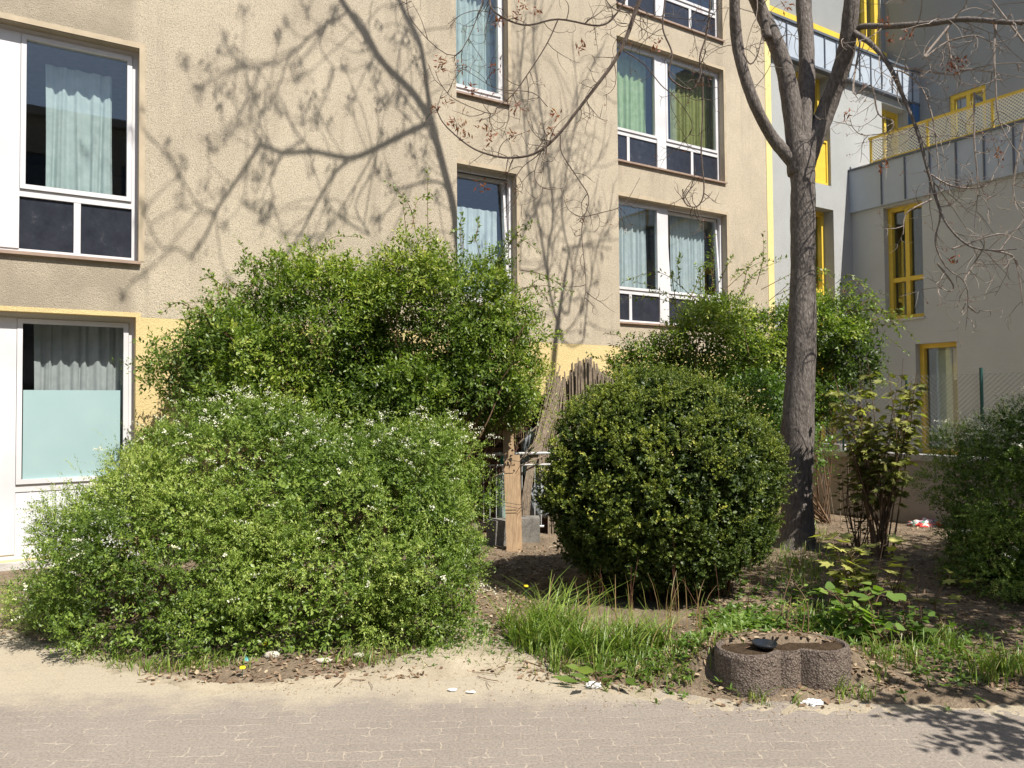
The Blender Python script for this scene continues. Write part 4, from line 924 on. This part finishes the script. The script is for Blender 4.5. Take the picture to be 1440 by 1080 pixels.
v2 = clus(r, nbp[nbp[:, 2] > 6.2], 11, .034, (.055, .024), 'lance', .4, 0)
low = nbp[(nbp[:, 2] <= 6.2)]; v3 = clus(r, low[::3], 5, .012, (.025, .008), 'lance', .5, -.1)
mesh, tint = join([v1, v2, v3]); obj('young_leaves', mesh, G['red'], tree, tint=tint)

# -------- leafy tree just outside the frame to the right: it shades the right corner
ot = thing('shade_tree', 'dense leafy tree just right of the view shading the corner', 'tree', (5.7, 4.3, 0))
r = np.random.default_rng(41)
A, (b, D, Ls) = shoots(r, [[5.7, 4.4, 3.0, 1.6, 1.4, 1.4], [5.2, 4.1, 3.9, 1.2, 1.2, .9], [6.6, 4.9, 3.6, 1.5, 1.4, 1.3], [3.78, 2.5, 2.3, .6, .5, .25]], 2600, L=.4, m=10, leaf=(.10, .06), kind='oval', up=.2, rnd=.7, shell=(.4, 1.05), rough=.25, rf=3, gap=(2.2, -.35), hmin=1.2)
obj('foliage', A[:2], G['lilac'], ot, tint=A[2])
sm = MB(); P = cat([(5.7, 4.3, -.1), (5.75, 4.3, 1.5), (5.8, 4.4, 3), (5.8, 4.4, 4.4)], 5); sm.tube(P, np.linspace(.12, .04, len(P)), 10); obj('trunk', sm, M['bark'], ot, smooth=True)

# ================================================================== GRASS AND SMALL PLANTS
def blades(r, P, mat_name, label, cat_, bend=.5, wd=.004, tb=.6, seg=4, name='grass', kind='stuff', H=.2):
    n = len(P); P = P.copy(); P[:, 2] = bedH(P[:, 0], P[:, 1]) - .005; az = r.uniform(0, 2 * math.pi, n); h = H * r.uniform(.45, 1.15, n); bd = bend * r.uniform(.3, 1.3, n) * h
    dx = np.stack([np.cos(az), np.sin(az), 0 * az], -1); side = np.stack([-np.sin(az + .6), np.cos(az + .6), 0 * az], -1)
    V = []
    for k in range(seg + 1):
        s_ = k / seg; c = P + Z * (h * (s_ - .18 * s_ ** 3))[:, None] + dx * (bd * s_ ** 2)[:, None]; wdt = wd * (1 - s_ ** 2) + .0006
        V += [c - side * wdt, c + side * wdt]
    V = np.stack(V, 1); k2 = 2 * (seg + 1); F = []
    for k in range(seg): F.append([2 * k, 2 * k + 1, 2 * k + 3, 2 * k + 2])
    F = (np.array(F)[None] + (np.arange(n) * k2)[:, None, None]).reshape(-1, 4)
    tn = np.clip(np.repeat(tb + r.normal(0, .2, n) , k2), 0, 1)
    return tag(obj(name, (V.reshape(-1, 3), F), G[mat_name], tint=tn), label, cat_, kind=kind)
r = np.random.default_rng(51)
def tuft(r, C, k, sp=.028): return np.repeat(C, k, 0) + r.normal(0, sp, (len(C) * k, 3)) * [1, 1, 0]
def gpts(r, spec):
    out = []
    for x0, x1, y0, y1, n in spec:
        for _ in range(n):
            g_ = gnd(r.uniform(x0, x1), r.uniform(y0, y1)); out.append(g_)
    return np.array(out)
def band(r, path, n, wpx, hpx):
    P = []; path = np.array(path, float)
    for _ in range(n):
        t = r.uniform(0, len(path) - 1.001); i = int(t); q = path[i] * (1 - t + i) + path[i + 1] * (t - i); P.append(gnd(q[0] + r.normal(0, wpx), q[1] + r.normal(0, hpx)))
    return np.array(P)
blades(r, tuft(r, band(r, [(740, 905), (790, 915), (860, 938), (900, 925)], 46, 22, 9), 22), 'grass', 'tall bright green grass growing at the foot of the round hedge', 'grass', .9, .0042, tb=.56, H=.25, name='tall_grass')
blades(r, np.concatenate([band(r, [(740, 925), (860, 945), (920, 955), (1000, 950)], 850, 30, 11), band(r, [(680, 925), (640, 905), (600, 925)], 500, 22, 10), band(r, [(470, 935), (560, 930)], 220, 30, 6), band(r, [(100, 915), (200, 942), (330, 945)], 380, 22, 4)]),
       'grass', 'short sparse grass along the edge of the paving', 'grass', .8, .003, H=.10, name='short_grass', tb=.5)
blades(r, np.concatenate([band(r, [(1120, 880), (1150, 890), (1180, 895)], 200, 22, 12), band(r, [(1200, 930), (1290, 940), (1360, 925)], 160, 30, 13), band(r, [(1090, 790), (1130, 820), (1160, 800)], 350, 24, 16), tuft(r, band(r, [(1310, 910), (1330, 925)], 5, 16, 8), 20), tuft(r, band(r, [(1170, 900), (1290, 950), (1240, 945)], 5, 16, 8), 14), band(r, [(1380, 960), (1440, 950)], 300, 22, 8), band(r, [(1130, 745), (1150, 770)], 150, 10, 8)]),
       'grass', 'loose grass tufts in the shaded bed on the right', 'grass', .6, .003, H=.15, name='shaded_grass', tb=.5)
blades(r, tuft(r, band(r, [(735, 895), (775, 900), (800, 905)], 12, 14, 8), 16, .02), 'grass', 'tallest arching grass blades left of the round hedge foot', 'grass', 1.1, .0045, tb=.75, H=.36, name='arching_grass')
blades(r, tuft(r, band(r, [(1040, 985), (1120, 992), (1190, 985), (1215, 975)], 9, 16, 4), 9, .025), 'grass', 'few grass wisps at the foot of the planter', 'grass', .8, .003, tb=.5, H=.11, name='planter_grass')
blades(r, band(r, [(820, 900), (900, 905), (1000, 900)], 60, 30, 6), 'grass', 'dry straw stalks in front of the round hedge', 'straw', .25, .0028, tb=.05, H=.42, name='dry_stalks')
# ground cover of small weeds
def weeds(path, n, w_, h_, leaf, label, tb=.5, mat='bright', name='weeds', kind_='oval', ht=.05, seed=1):
    r = np.random.default_rng(seed); P = band(r, path, n, w_, h_); P[:, 2] = bedH(P[:, 0], P[:, 1]) + r.uniform(.005, ht, n)
    k = 6; c = np.repeat(P, k, 0); ax = rdir(r, n * k) * [1, 1, .35] + Z * .25; nr = Z + r.normal(0, .3, (n * k, 3)); v = scatter(kind_, c, ax, nr, leaf[0] * r.uniform(.5, 1.2, n * k), leaf[1] * r.uniform(.5, 1.2, n * k), tb + r.normal(0, .2, n * k))
    return tag(obj(name, v[:2], G[mat], tint=v[2]), label, 'weeds', kind='stuff')
weeds([(860, 940), (950, 950), (1000, 920)], 260, 35, 14, (.035, .015), 'low green weeds between the grass and the planter', seed=2)
weeds([(580, 925), (660, 900), (700, 920)], 260, 25, 10, (.03, .013), 'tiny weeds on the sandy path between the bushes', tb=.4, seed=3)
weeds([(1030, 880), (1100, 830), (1160, 850), (1300, 940), (1400, 920)], 480, 35, 24, (.04, .018), 'patchy low weeds in the shaded right bed', tb=.4, seed=4)
weeds([(1000, 915), (1030, 895), (1050, 890)], 140, 10, 8, (.05, .035), 'leafy weeds beside the left of the planter', tb=.6, seed=5)
weeds([(1000, 880), (1060, 890), (1130, 895), (1200, 893)], 520, 12, 9, (.035, .02), 'weeds growing over the back rim of the planter', tb=.55, seed=8, ht=.05)
# leaf litter
r = np.random.default_rng(61); L_ = np.concatenate([gpts(r, [(640, 800, 775, 900, 1700), (420, 1000, 912, 945, 600), (860, 1000, 930, 972, 260), (200, 420, 935, 962, 260), (420, 600, 930, 955, 300), (1000, 1440, 790, 980, 3200), (730, 1010, 890, 960, 900), (990, 1250, 960, 995, 110), (1130, 1360, 735, 800, 1100), (980, 1100, 860, 930, 350), (0, 130, 840, 900, 200), (590, 700, 880, 930, 200)])])
L_[:, 2] = np.maximum(bedH(L_[:, 0], L_[:, 1]), 0) + .006; n = len(L_)
v = scatter('oval', L_, rdir(r, n) * [1, 1, .3], Z + r.normal(0, .35, (n, 3)), r.uniform(.015, .05, n), r.uniform(.008, .028, n), r.uniform(0, 1, n))
tag(obj('leaf_litter', v[:2], G['dry'], tint=v[2]), 'dry brown fallen leaves scattered over the bed', 'leaf litter', kind='stuff')
tg_ = MB()
for i in range(170):
    p0 = gnd(r.uniform(420, 1440), r.uniform(870, 960)) if i % 2 else gnd(r.uniform(640, 1400), r.uniform(780, 960)); p0[2] = max(bedH(p0[0], p0[1]), 0) + .008; a = r.uniform(0, 6.28); l_ = r.uniform(.04, .2); e = p0 + np.array([math.cos(a) * l_, math.sin(a) * l_, r.uniform(0, .015)])
    tg_.tube([p0, (p0 + e) / 2 + r.normal(0, .008, 3) * [1, 1, 0], e], r.uniform(.0015, .0035), 4, cap=False)
tag(obj('fallen_twigs', tg_, M['stem'], loc=(0, 0, 0)), 'small fallen twigs on the soil and sand', 'twigs', kind='stuff')
# gravel crumbs
gv = []; n = 900; P = np.concatenate([band(r, [(350, 965), (500, 955), (650, 945), (850, 975), (1100, 1000), (1350, 1000)], n, 40, 14)]); P[:, 2] = .004
v = scatter('oval', P, rdir(r, n) * [1, 1, .2], Z + r.normal(0, .6, (n, 3)), r.uniform(.005, .014, n), r.uniform(.004, .01, n), r.uniform(.5, 1, n))
tag(obj('grit', v[:2], G['dry'], tint=v[2]), 'pale grit scattered on the paving edge', 'grit', kind='stuff')

def plant(name, label, px, py, H, nst, leaf, mat, kind='maple', tb=.6, spread=.2, seed=0, per=6, stemm='stem', cat_='plant', hmin=.25, droopy=.2):
    r = np.random.default_rng(seed); b = gnd(px, py); b[2] = float(bedH(b[0], b[1])) - .01; t_ = thing(name, label, cat_, tuple(b)); sm = MB(); P, AX = [], []
    for i in range(nst):
        a = r.uniform(0, 6.28); h = H * r.uniform(.6, 1.05); e = b + np.array([math.cos(a) * spread * r.uniform(.1, 1), math.sin(a) * spread * r.uniform(.1, 1), h]); m_ = (b + e) / 2 + r.normal(0, .03 + H * .02, 3)
        C = cat([b + np.append(r.normal(0, .02 + spread * .08, 2), 0), m_, e], 6); sm.tube(C, np.linspace(.004 + H * .003, .002, len(C)), 5, cap=False)
        for j in range(per):
            k = int(r.uniform(hmin, 1.0) * (len(C) - 1)); a2 = r.uniform(0, 6.28); d = np.array([math.cos(a2), math.sin(a2), r.uniform(-.1, .5)]); st_ = C[k] + d * leaf[0] * r.uniform(.3, .8)
            sm.tube([C[k], st_], .0015, 3, cap=False); P.append(st_); AX.append(d - Z * droopy)
    P = np.array(P); AX = np.array(AX); n = len(P)
    v = scatter(kind, P, AX, Z + r.normal(0, .35, (n, 3)), leaf[0] * r.uniform(.6, 1.2, n), leaf[1] * r.uniform(.6, 1.2, n), tb + r.normal(0, .15, n) + .25 * (P[:, 2] - b[2] - H * .5) / H)
    obj('leaves', v[:2], G[mat], t_, tint=v[2]); obj('stems', sm, M[stemm], t_); return t_
plant('maple_sapling', 'tall half dry bronze and yellow shrub in front of the low wall', 1238, 790, 1.9, 30, (.095, .095), 'maple', tb=.42, spread=.42, seed=1, per=30, cat_='shrub', hmin=.45, droopy=.7)
plant('maple_sapling', 'dark bare lower stems with brown leaves left of the bronze shrub', 1205, 780, 1.0, 12, (.075, .075), 'maple', tb=.15, spread=.3, seed=2, per=15, cat_='shrub', hmin=.3)
plant('maple_sapling', 'young yellow maple seedling above the green mallow plant', 1205, 868, .66, 9, (.12, .13), 'maple', tb=.72, spread=.28, seed=3, per=10)
plant('maple_sapling', 'small bronze seedling right of the yellow maple seedling', 1318, 885, .42, 3, (.10, .10), 'maple', tb=.42, spread=.12, seed=4, per=4)
plant('maple_sapling', 'reddish yellow seedling low beside the yellow maple seedling', 1255, 860, .5, 4, (.08, .09), 'maple', tb=.6, spread=.18, seed=14, per=6)
plant('mallow_plant', 'bright green mallow with broad leaves behind the planter', 1205, 905, .34, 12, (.10, .11), 'bright', 'heart', .65, .26, 5, per=7)
plant('mallow_plant', 'darker broad leaved weed right of the planter', 1290, 915, .26, 9, (.07, .07), 'bright', 'heart', .25, .20, 6, per=7)
plant('mallow_plant', 'small leafy weed in the shade beside the planter', 1240, 915, .22, 7, (.06, .06), 'bright', 'heart', .3, .15, 7, per=6)
plant('seedling', 'thin yellow green seedling growing behind the planter', 1125, 925, .42, 4, (.05, .04), 'bright', 'heart', .8, .08, 8, per=5)
plant('seedling', 'orange leaved seedling at the foot of the round hedge', 1105, 905, .30, 3, (.05, .05), 'maple', 'maple', .6, .08, 9, per=5)
plant('thistle', 'low dark thistle in the grass at the paving edge', 845, 965, .12, 6, (.13, .045), 'lilac', 'lance', .35, .12, 10, per=3, hmin=.05)
# thin upright stalks by the low wall
stk = MB(); r = np.random.default_rng(71)
for x in (1153, 1160, 1168, 1175, 1182, 1190):
    b = gnd(x, 742 + r.uniform(-5, 5)); e = b + np.array([r.normal(0, .08), r.normal(0, .05), r.uniform(.4, .95)]); stk.tube(cat([b, (b + e) / 2 + r.normal(0, .02, 3), e], 3), .004, 4, cap=False)
tag(obj('dry_stalks', stk, M['reed'], loc=(0, 0, 0)), 'thin dry stalks standing between trunk and low wall', 'stalks', kind='stuff')
# dandelions
for (px, py, lab) in ((341, 958, 'yellow dandelion at the paving edge below the feathery bush'), (372, 928, 'yellow dandelion close under the feathery bush beside the white stone'), (740, 862, 'yellow dandelion among the tall grass')):
    b = gnd(px, py); b[2] = max(0, float(bedH(b[0], b[1]))); t_ = thing('dandelion', lab, 'flower', tuple(b)); s_ = MB(); h = .05 if py > 900 else .14; s_.tube([b, b + Z * h], .002, 4); obj('stem', s_, M['green_post'], t_)
    f_ = MB(); f_.lathe(b + Z * h, [(.001, 0), (.018, .004), (.016, .012), (.001, .014)], 12); obj('bloom', f_, simple('dandelion_yellow', (.85, .60, .02), .8), t_)

# ================================================================== PLANTER, WALL, FENCE, CLUTTER
m, t, out = mat_new('exposed_aggregate'); p = wpos(t); v = nd(t, 'ShaderNodeTexVoronoi', Scale=95.0); t.links.new(p, v.inputs['Vector']); f = noise(t, p, 9, 6, .7)
col = mixc(t, v.outputs['Color'], (.13, .105, .085), (.30, .25, .21)); col = mixc(t, ramp(t, f, [(.40, (0, 0, 0)), (.62, (1, 1, 1))]), col, (.23, .195, .16))
col = mixc(t, ramp(t, v.outputs['Distance'], [(.35, (0, 0, 0)), (.6, (1, 1, 1))]), col, (.13, .10, .085))
hb = mathn(t, 'SUBTRACT', 1.0, v.outputs['Distance']); princ(t, out, col, .95, .1, bump(t, hb, .7, .010, bump(t, f, 1.0, .06))); M['aggregate'] = m
# clover-shaped concrete planter: outline = union of two lobes with a notch between
pc = gnd(1110, 975); pc[2] = 0
def clover(R1, notch, inset):
    pts = []; cs = [(-.20, -.01), (.205, .05)]; 
    for j in range(96):
        a = 2 * math.pi * j / 96; d = np.array([math.cos(a), math.sin(a)]); best = 0
        for c in cs:
            c = np.array(c); b_ = d @ c; disc = b_ * b_ - (c @ c - (R1 - inset) ** 2)
            if disc >= 0: best = max(best, b_ + math.sqrt(disc))
        pts.append((d * max(best, .10 - inset * .3)).tolist())
    return np.array(pts)
oc = gnd(1121, 985) + np.array([.0, .20, 0]); oc[2] = 0
o_ = clover(.175, 0, 0); i_ = clover(.175, 0, .035); pm = MB(); n = len(o_)
# pinch the front between the lobes
for arr, k in ((o_, 1.0), (i_, 1.0)): pass
prof = [(o_ * 1.0, -.08), (o_ * 1.0, .20), (o_ * .97, .222), (i_ * 1.02, .222), (i_, .212), (i_, .10)]
for pts, z in prof:
    for q_ in pts: pm.v.append(oc + np.array([q_[0], q_[1], z]))
for k in range(len(prof) - 1):
    for j in range(n): a = k * n + j; b = k * n + (j + 1) % n; pm.f.append((a, b, b + n, a + n))
plt = thing('concrete_planter', 'low lobed exposed-aggregate concrete planter at the paving edge', 'planter', (oc[0], oc[1], 0)); obj('shell', pm, M['aggregate'], plt)
so_ = MB(); so_.v = [oc + np.array([q_[0], q_[1], .205 + .006 * math.sin(j * .5)]) for j, q_ in enumerate(i_)] + [oc + Z * .222]
for j in range(n): so_.f.append((j, (j + 1) % n, n))
obj('soil_fill', so_, M['soil_in'], plt, smooth=True)
bw = gnd(1075, 911, .222); bm = MB(); bm.lathe(bw, [(.0, .0), (.045, .0), (.065, .03), (.068, .03), (.060, .012), (.0, .006)], 28); tag(obj('plastic_saucer', bm, M['black_plastic'], smooth=True), 'small black plastic saucer lying on the planter rim', 'saucer')

# low garden wall with capping
g0 = gnd(1142, 722); dirn = unit(np.array([-N[0], -N[1], 0])); dirn = -dirn
gw0 = g0 - dirn * 1.2; FG = Fr(np.array([g0[0], g0[1], 0]), dirn, np.array([-dirn[1], dirn[0], 0]) * (-1))
if (FG.b @ (CAM - FG.O)) < 0: FG = Fr(FG.O, FG.a, -FG.b)
s1 = FG.px(1440, 735)[0]; gh = FG.px(1240, 637)[1]
lw = thing('garden_wall', 'low brown stained garden wall with pale coping behind the bronze shrub', 'wall', tuple(g0))
gm = MB(); gm.boxF(FG, -.9, s1 + 2.5, -.1, gh - .07, -.18, 0); m = stucco('stained_wall_render', (.52, .49, .455), (.34, .29, .25), .05, False); obj('wall', gm, m, lw)
gc = MB(); gc.boxF(FG, -.9, s1 + 2.5, gh - .07, gh, -.21, .035); obj('coping', gc, M['concrete'], lw)
cb = MB(); a_, _ = FG.px(1140, 630); b_, _ = FG.px(1180, 630); cb.boxF(FG, a_, b_, gh + .001, gh + .085, -.16, -.01); tag(obj('concrete_slab', cb, M['concrete']), 'short pale concrete slab lying on the low garden wall', 'slab')
# chain-link fence
fc = thing('chain_link_fence', 'chain-link fence with green posts on top of the low garden wall', 'fence', tuple(FG.pt(1, gh, -.1))); wr = MB(); fh = 1.0; s0_, s1_ = -.3, s1 + 2.3; st_ = .062
k = s0_ - fh
while k < s1_:
    for sg in (1, -1):
        pts = []
        for tt in (0, 1):
            s_ = k + fh * tt; h_ = gh + .06 + (fh - .08) * (tt if sg > 0 else 1 - tt); pts.append((s_, h_))
        (sa, ha), (sb, hb) = pts
        lo, hi = max(s0_, sa), min(s1_, sb)
        if hi > lo:
            f_ = lambda s: ha + (hb - ha) * (s - sa) / (sb - sa)
            wr.tube([FG.pt(lo, f_(lo), -.09 + .003 * sg), FG.pt(hi, f_(hi), -.09 + .003 * sg)], .0021, 3, cap=False)
    k += st_
for h_ in (gh + .06, gh + .52, gh + fh - .02): wr.tube([FG.pt(s0_, h_, -.09), FG.pt(s1_, h_, -.09)], .002, 4, cap=False)
obj('wire_mesh', wr, M['wire'], fc)
for x in (1180, 1270, 1376):
    s_, _ = FG.px(x, 600); q = MB(); q.tube([FG.pt(s_, gh, -.09), FG.pt(s_, gh + fh + (.05 if x == 1376 else 0), -.09)], .02 if x == 1376 else .014, 8); obj('post', q, M['green_post'], fc)
s_ = s1 + 1; q = MB(); q.tube([FG.pt(s_, gh, -.09), FG.pt(s_, gh + fh, -.09)], .02, 8); obj('post', q, M['green_post'], fc)

# discarded bag and board by the wall
def crumple(c, d, seed, nse=.25, n=14):
    r = np.random.default_rng(seed); V, F = [], []
    for i in range(n + 1):
        th_ = math.pi * i / n
        for j in range(n * 2):
            ph_ = math.pi * j / n; q = np.array([math.sin(th_) * math.cos(ph_), math.sin(th_) * math.sin(ph_), math.cos(th_)])
            k = 1 + nse * (math.sin(q[0] * 7 + seed) * math.sin(q[1] * 9 + seed * 2) + .6 * math.sin(q[2] * 13 + q[0] * 11 + seed)); V.append(np.array(c) + q * k * np.array(d) * .5)
    m2 = n * 2
    for i in range(n):
        for j in range(m2): F.append((i * m2 + j, (i + 1) * m2 + j, (i + 1) * m2 + (j + 1) % m2, i * m2 + (j + 1) % m2))
    b = MB(); b.v = V; b.f = F; return b
m, t, out = mat_new('printed_bag'); p = wpos(t); v = nd(t, 'ShaderNodeTexVoronoi', Scale=22.0); t.links.new(p, v.inputs['Vector'])
sx = t.nodes.new('ShaderNodeSeparateColor'); t.links.new(v.outputs['Color'], sx.inputs[0])
col = ramp(t, sx.outputs[0], [(0, (.65, .05, .05)), (.32, (.75, .12, .08)), (.45, (.75, .75, .75)), (.62, (.10, .35, .22)), (.8, (.7, .7, .72)), (1, (.5, .08, .3))]); princ(t, out, col, .35, .5); M['bag'] = m
c = gnd(1306, 745); tag(obj('plastic_bag', crumple(c + Z * .05, (.46, .22, .15), 3), M['bag'], smooth=True), 'crumpled red, white and green plastic bag by the low wall', 'bag')
c = gnd(1300, 762); q = MB(); q.box(c + Z * .02, (.62, .12, .035), (1, -.1)); tag(obj('grey_board', q, M['greywood']), 'grey weathered board lying on the soil before the bag', 'board')

# paper scraps and stones
c = gnd(835, 967); tag(obj('paper_scrap', crumple(c + Z * .014, (.075, .05, .035), 5, .3), M['paper']), 'crumpled white paper on the sand below the grass', 'litter')
c = gnd(1143, 990); tag(obj('paper_scrap', crumple(c + Z * .008, (.10, .06, .02), 6, .35), M['paper']), 'flattened white paper scrap before the planter', 'litter')
def flat(px, py, sx_, sy_, lab, seed):
    r = np.random.default_rng(seed); c = gnd(px, py); c[2] = max(0, float(sandH(c[0], c[1])), float(bedH(c[0], c[1]))) + .006; b = MB(); n = 10; top = []
    for j in range(n): a = 2 * math.pi * j / n; k = r.uniform(.7, 1.15); top.append(c + np.array([math.cos(a) * sx_ * k, math.sin(a) * sy_ * k, r.uniform(0, .008)]))
    b.v = top + [p_ - Z * .004 for p_ in top]; b.f = [tuple(range(n)), tuple(reversed(range(n, 2 * n)))] + [(j, j + n, (j + 1) % n + n, (j + 1) % n) for j in range(n)]
    tag(obj('paper_scrap', b, M['paper']), lab, 'litter')
flat(636, 972, .028, .018, 'left one of two flat white scraps on the sandy path', 1); flat(662, 975, .03, .014, 'right one of two flat white scraps on the sandy path', 2)
for k, (px, py, d, lab) in enumerate(((382, 933, (.10, .06, .05), 'pale stone beside the dandelion under the feathery bush'), (455, 938, (.11, .05, .03), 'flat pale stone on the soil right of the feathery bush dandelions'), (505, 932, (.07, .05, .03), 'small stone at the soil edge under the feathery bush'))):
    c = gnd(px, py); c[2] = max(0, float(bedH(c[0], c[1]))); tag(obj('stone', crumple(c + Z * .012, d, 11 + k, .12, 8), M['stone'], smooth=True), lab, 'stone')
c = gnd(346, 938); tag(obj('plastic_wrapper', crumple(c + Z * .03, (.035, .03, .05), 21, .3, 8), simple('cyan_wrapper', (.15, .45, .45), .3, .5)), 'tiny cyan plastic wrapper above the dandelion', 'litter')

# ---- terrace railing, reed screen, plank and junk between the bushes
Yr = 8.75
blk = MB(); c = at(700, 757, 8.5); c[2] = .13; blk.box(c, (.24, .22, .34)); tag(obj('concrete_block', blk, M['concrete_dark']), 'upright concrete block left of the plank foot', 'block')
blk = MB(); c = at(745, 760, 8.6); c[2] = .13; blk.box(c, (.22, .22, .36)); tag(obj('concrete_block', blk, M['concrete_dark']), 'upright concrete block right of the plank, half hidden by the hedge', 'block')
bm_ = MB(); c = at(690, 740, 8.52); bm_.box(c, (.62, .12, .07)); tag(obj('timber_beam', bm_, M['greywood']), 'grey timber resting on the concrete blocks', 'beam')
rail = thing('metal_railing', 'low metal railing with thin bars behind the wooden plank', 'railing', tuple(at(715, 745, Yr)))
rb = MB()
for (x0, y0, x1, y1, rr) in ((672, 639, 775, 637, .016), (672, 655, 775, 653, .010), (672, 741, 765, 740, .013)): rb.tube([at(x0, y0, Yr), at(x1, y1, Yr)], rr, 8)
obj('rails', rb, M['metal_white'], rail)
for x in range(680, 762, 9):
    q = MB(); q.tube([at(x, 655, Yr), at(x, 741, Yr)], .006, 6); obj('bar', q, M['metal_white'], rail)
pk = thing('wooden_plank', 'upright raw wooden plank tied to the railing', 'plank', tuple(gnd(717, 778)))
def plank(mb, xb, yb, xt, yt, Y, w_, th_=.03, w2=None):
    b = at(xb, yb, Y); t_ = at(xt, yt, Y + .15); w2 = w2 or w_
    mb.hexa([b + [-w_ / 2, 0, 0], b + [w_ / 2, 0, 0], b + [w_ / 2, th_, 0], b + [-w_ / 2, th_, 0], t_ + [-w2 / 2, 0, 0], t_ + [w2 / 2, 0, 0], t_ + [w2 / 2, th_, 0], t_ + [-w2 / 2, th_, 0]])
q = MB(); plank(q, 721, 786, 714, 596, 8.05, .12, w2=.115); obj('board', q, M['plank'], pk)
q = MB(); plank(q, 731, 786, 727, 640, 8.085, .06); obj('side_batten', q, M['plank'], pk)
q = MB()
for yy in (645, 706, 711): q.tube([at(706, yy + 2, 8.4), at(706, yy, 8.12), at(708, yy, 8.05), at(730, yy + 4, 8.07), at(735, yy + 3, 8.14), at(736, yy + 2, 8.4)], .003, 4)
obj('wire_tie', q, M['metal_dark'], pk)
# reeds
r = np.random.default_rng(81)
rs = MB()
for i in range(230):
    f = i / 229; xb = 772 + f * 110 + r.normal(0, 1.5); xt = 768 + f * 106 + r.normal(0, 2.0); yt = 522 + r.normal(0, 4) + (10 if f < .1 else 0) + 14 * math.sin(f * 9)
    b = at(xb, 760, 9.0 + r.normal(0, .02)); t_ = at(xt, yt, 9.05 + r.normal(0, .025)); rs.tube([b, (b + t_) / 2 + r.normal(0, .012, 3), t_], r.uniform(.006, .011), 5)
rsc = thing('reed_screen', 'ragged dry reed screen standing behind the round hedge', 'screen', tuple(at(810, 740, 9.0))); obj('reeds', rs, M['reed'], rsc)
q = MB()
for h_ in (.5, 1.0, 1.6): 
    a = at(770, 760, 9.0); b = at(885, 760, 9.0); a[2] = b[2] = h_; q.tube([a + [0, -.02, 0], b + [0, -.02, 0]], .004, 4)
obj('binding_wire', q, M['metal_dark'], rsc)
rs = MB()
for i in range(34):
    f = r.random(); b = at(728 + f * 14 + r.normal(0, 2), 740 + r.normal(0, 8), 8.7); t_ = at(772 + f * 18 + r.normal(0, 4), 548 + r.normal(0, 12), 8.95); mid = at(742 + f * 10, 655, 8.75)
    rs.tube(cat([b, mid, t_], 3), r.uniform(.005, .009), 5)
for i in range(45):
    f = r.random(); b = at(757 + f * 22 + r.normal(0, 1.5), 660 + r.normal(0, 12), 8.85); t_ = at(775 + f * 18 + r.normal(0, 2), 545 + r.normal(0, 10), 8.95); rs.tube([b, t_], r.uniform(.005, .009), 5)
for a, b in (((660, 592), (745, 560)), ((690, 590), (705, 560))): pass
tag(obj('reed_bundle', rs, M['reed'], loc=(0, 0, 0)), 'bundle of dry reeds leaning right from the plank to the screen', 'reeds')
rs = MB()
for (x0, y0, x1, y1) in ((686, 678, 762, 625), (690, 672, 768, 640), (712, 640, 765, 590), (720, 660, 760, 612)): rs.tube([at(x0, y0, 8.62), at(x1, y1, 8.7)], .008, 5)
tag(obj('garden_canes', rs, M['reed'], loc=(0, 0, 0)), 'loose canes lying slantwise across the railing', 'canes')
# dark brushwood mat left, behind railing
rs = MB()
for i in range(300):
    x = 600 + 158 * i / 299 + r.normal(0, 1); b = at(x, 750, 9.15 + r.normal(0, .02)); t_ = at(x + r.normal(0, 3), 572 + r.normal(0, 6), 9.15 + r.normal(0, .02)); rs.tube([b, t_], r.uniform(.005, .010), 4)
tag(obj('brushwood_screen', rs, M['reed_dark'], loc=(0, 0, 0)), 'dark brushwood screen behind the left end of the railing', 'screen')
# branches bare below tall bush on left of the gap
q = at(711, 700, 9.0); tb_ = MB(); tb_.lathe(at(711, 740, 9.0), [(.0, 0), (.085, 0), (.10, .58), (.105, .58), (.105, .61), (.095, .61), (.0, .55)], 20); tub = obj('plastic_tub', tb_, M['green_plastic'], smooth=False); tag(tub, 'tall pale green ribbed plastic tub behind the railing', 'tub')
tb_ = MB(); c = at(710, 650, 8.95); tb_.lathe(c - Z * .04, [(.0, 0), (.05, 0), (.065, .16), (.0, .15)], 16); tag(obj('plant_pot', tb_, M['teal_plastic'], smooth=True), 'small teal plastic pot on top of the pale green tub', 'pot')
tag(obj('rubbish_bag', crumple(at(752, 640, 9.05), (.32, .25, .62), 31, .12), M['plastic_bag'], smooth=True), 'grey plastic sack in the middle behind the railing', 'bag')
tag(obj('rubbish_bag', crumple(at(755, 705, 9.0), (.34, .25, .42), 32, .15), M['plastic_bag'], smooth=True), 'grey plastic sack lowest behind the railing', 'bag')
tag(obj('rubbish_bag', crumple(at(757, 583, 9.2), (.34, .2, .5), 33, .15), M['black_plastic'], smooth=True), 'black sack topmost behind the railing', 'bag')
cs = MB(); c = at(698, 690, 9.25); c[2] = .5; cs.box(c, (1.3, .25, 1.0)); cs.box(c + Z * .53, (1.34, .3, .05)); tag(obj('storage_box', cs, simple('red_brown_box', (.10, .05, .035), .7)), 'dark red-brown storage box behind the railing', 'box')

# ================================================================== groups of repeats
GR = {'curtain': 'curtains hanging behind the windows', 'dandelion': 'dandelions along the bed', 'paper_scrap': 'paper scraps on the ground', 'stone': 'stones at the bed edge',
      'rubbish_bag': 'bags piled behind the railing', 'concrete_block': 'concrete blocks at the railing foot', 'maple_sapling': 'bronze and yellow saplings in the right bed', 'mallow_plant': 'broad leaved weeds near the planter',
      'spiraea_bush': 'spiraea bushes', 'forsythia_bush': 'tall arching shrubs before the building', 'seedling': 'seedlings near the planter'}
for o in bpy.data.objects:
    if o.parent is None and o.name.split('.')[0] in GR and 'category' in o: o['group'] = GR[o.name.split('.')[0]]
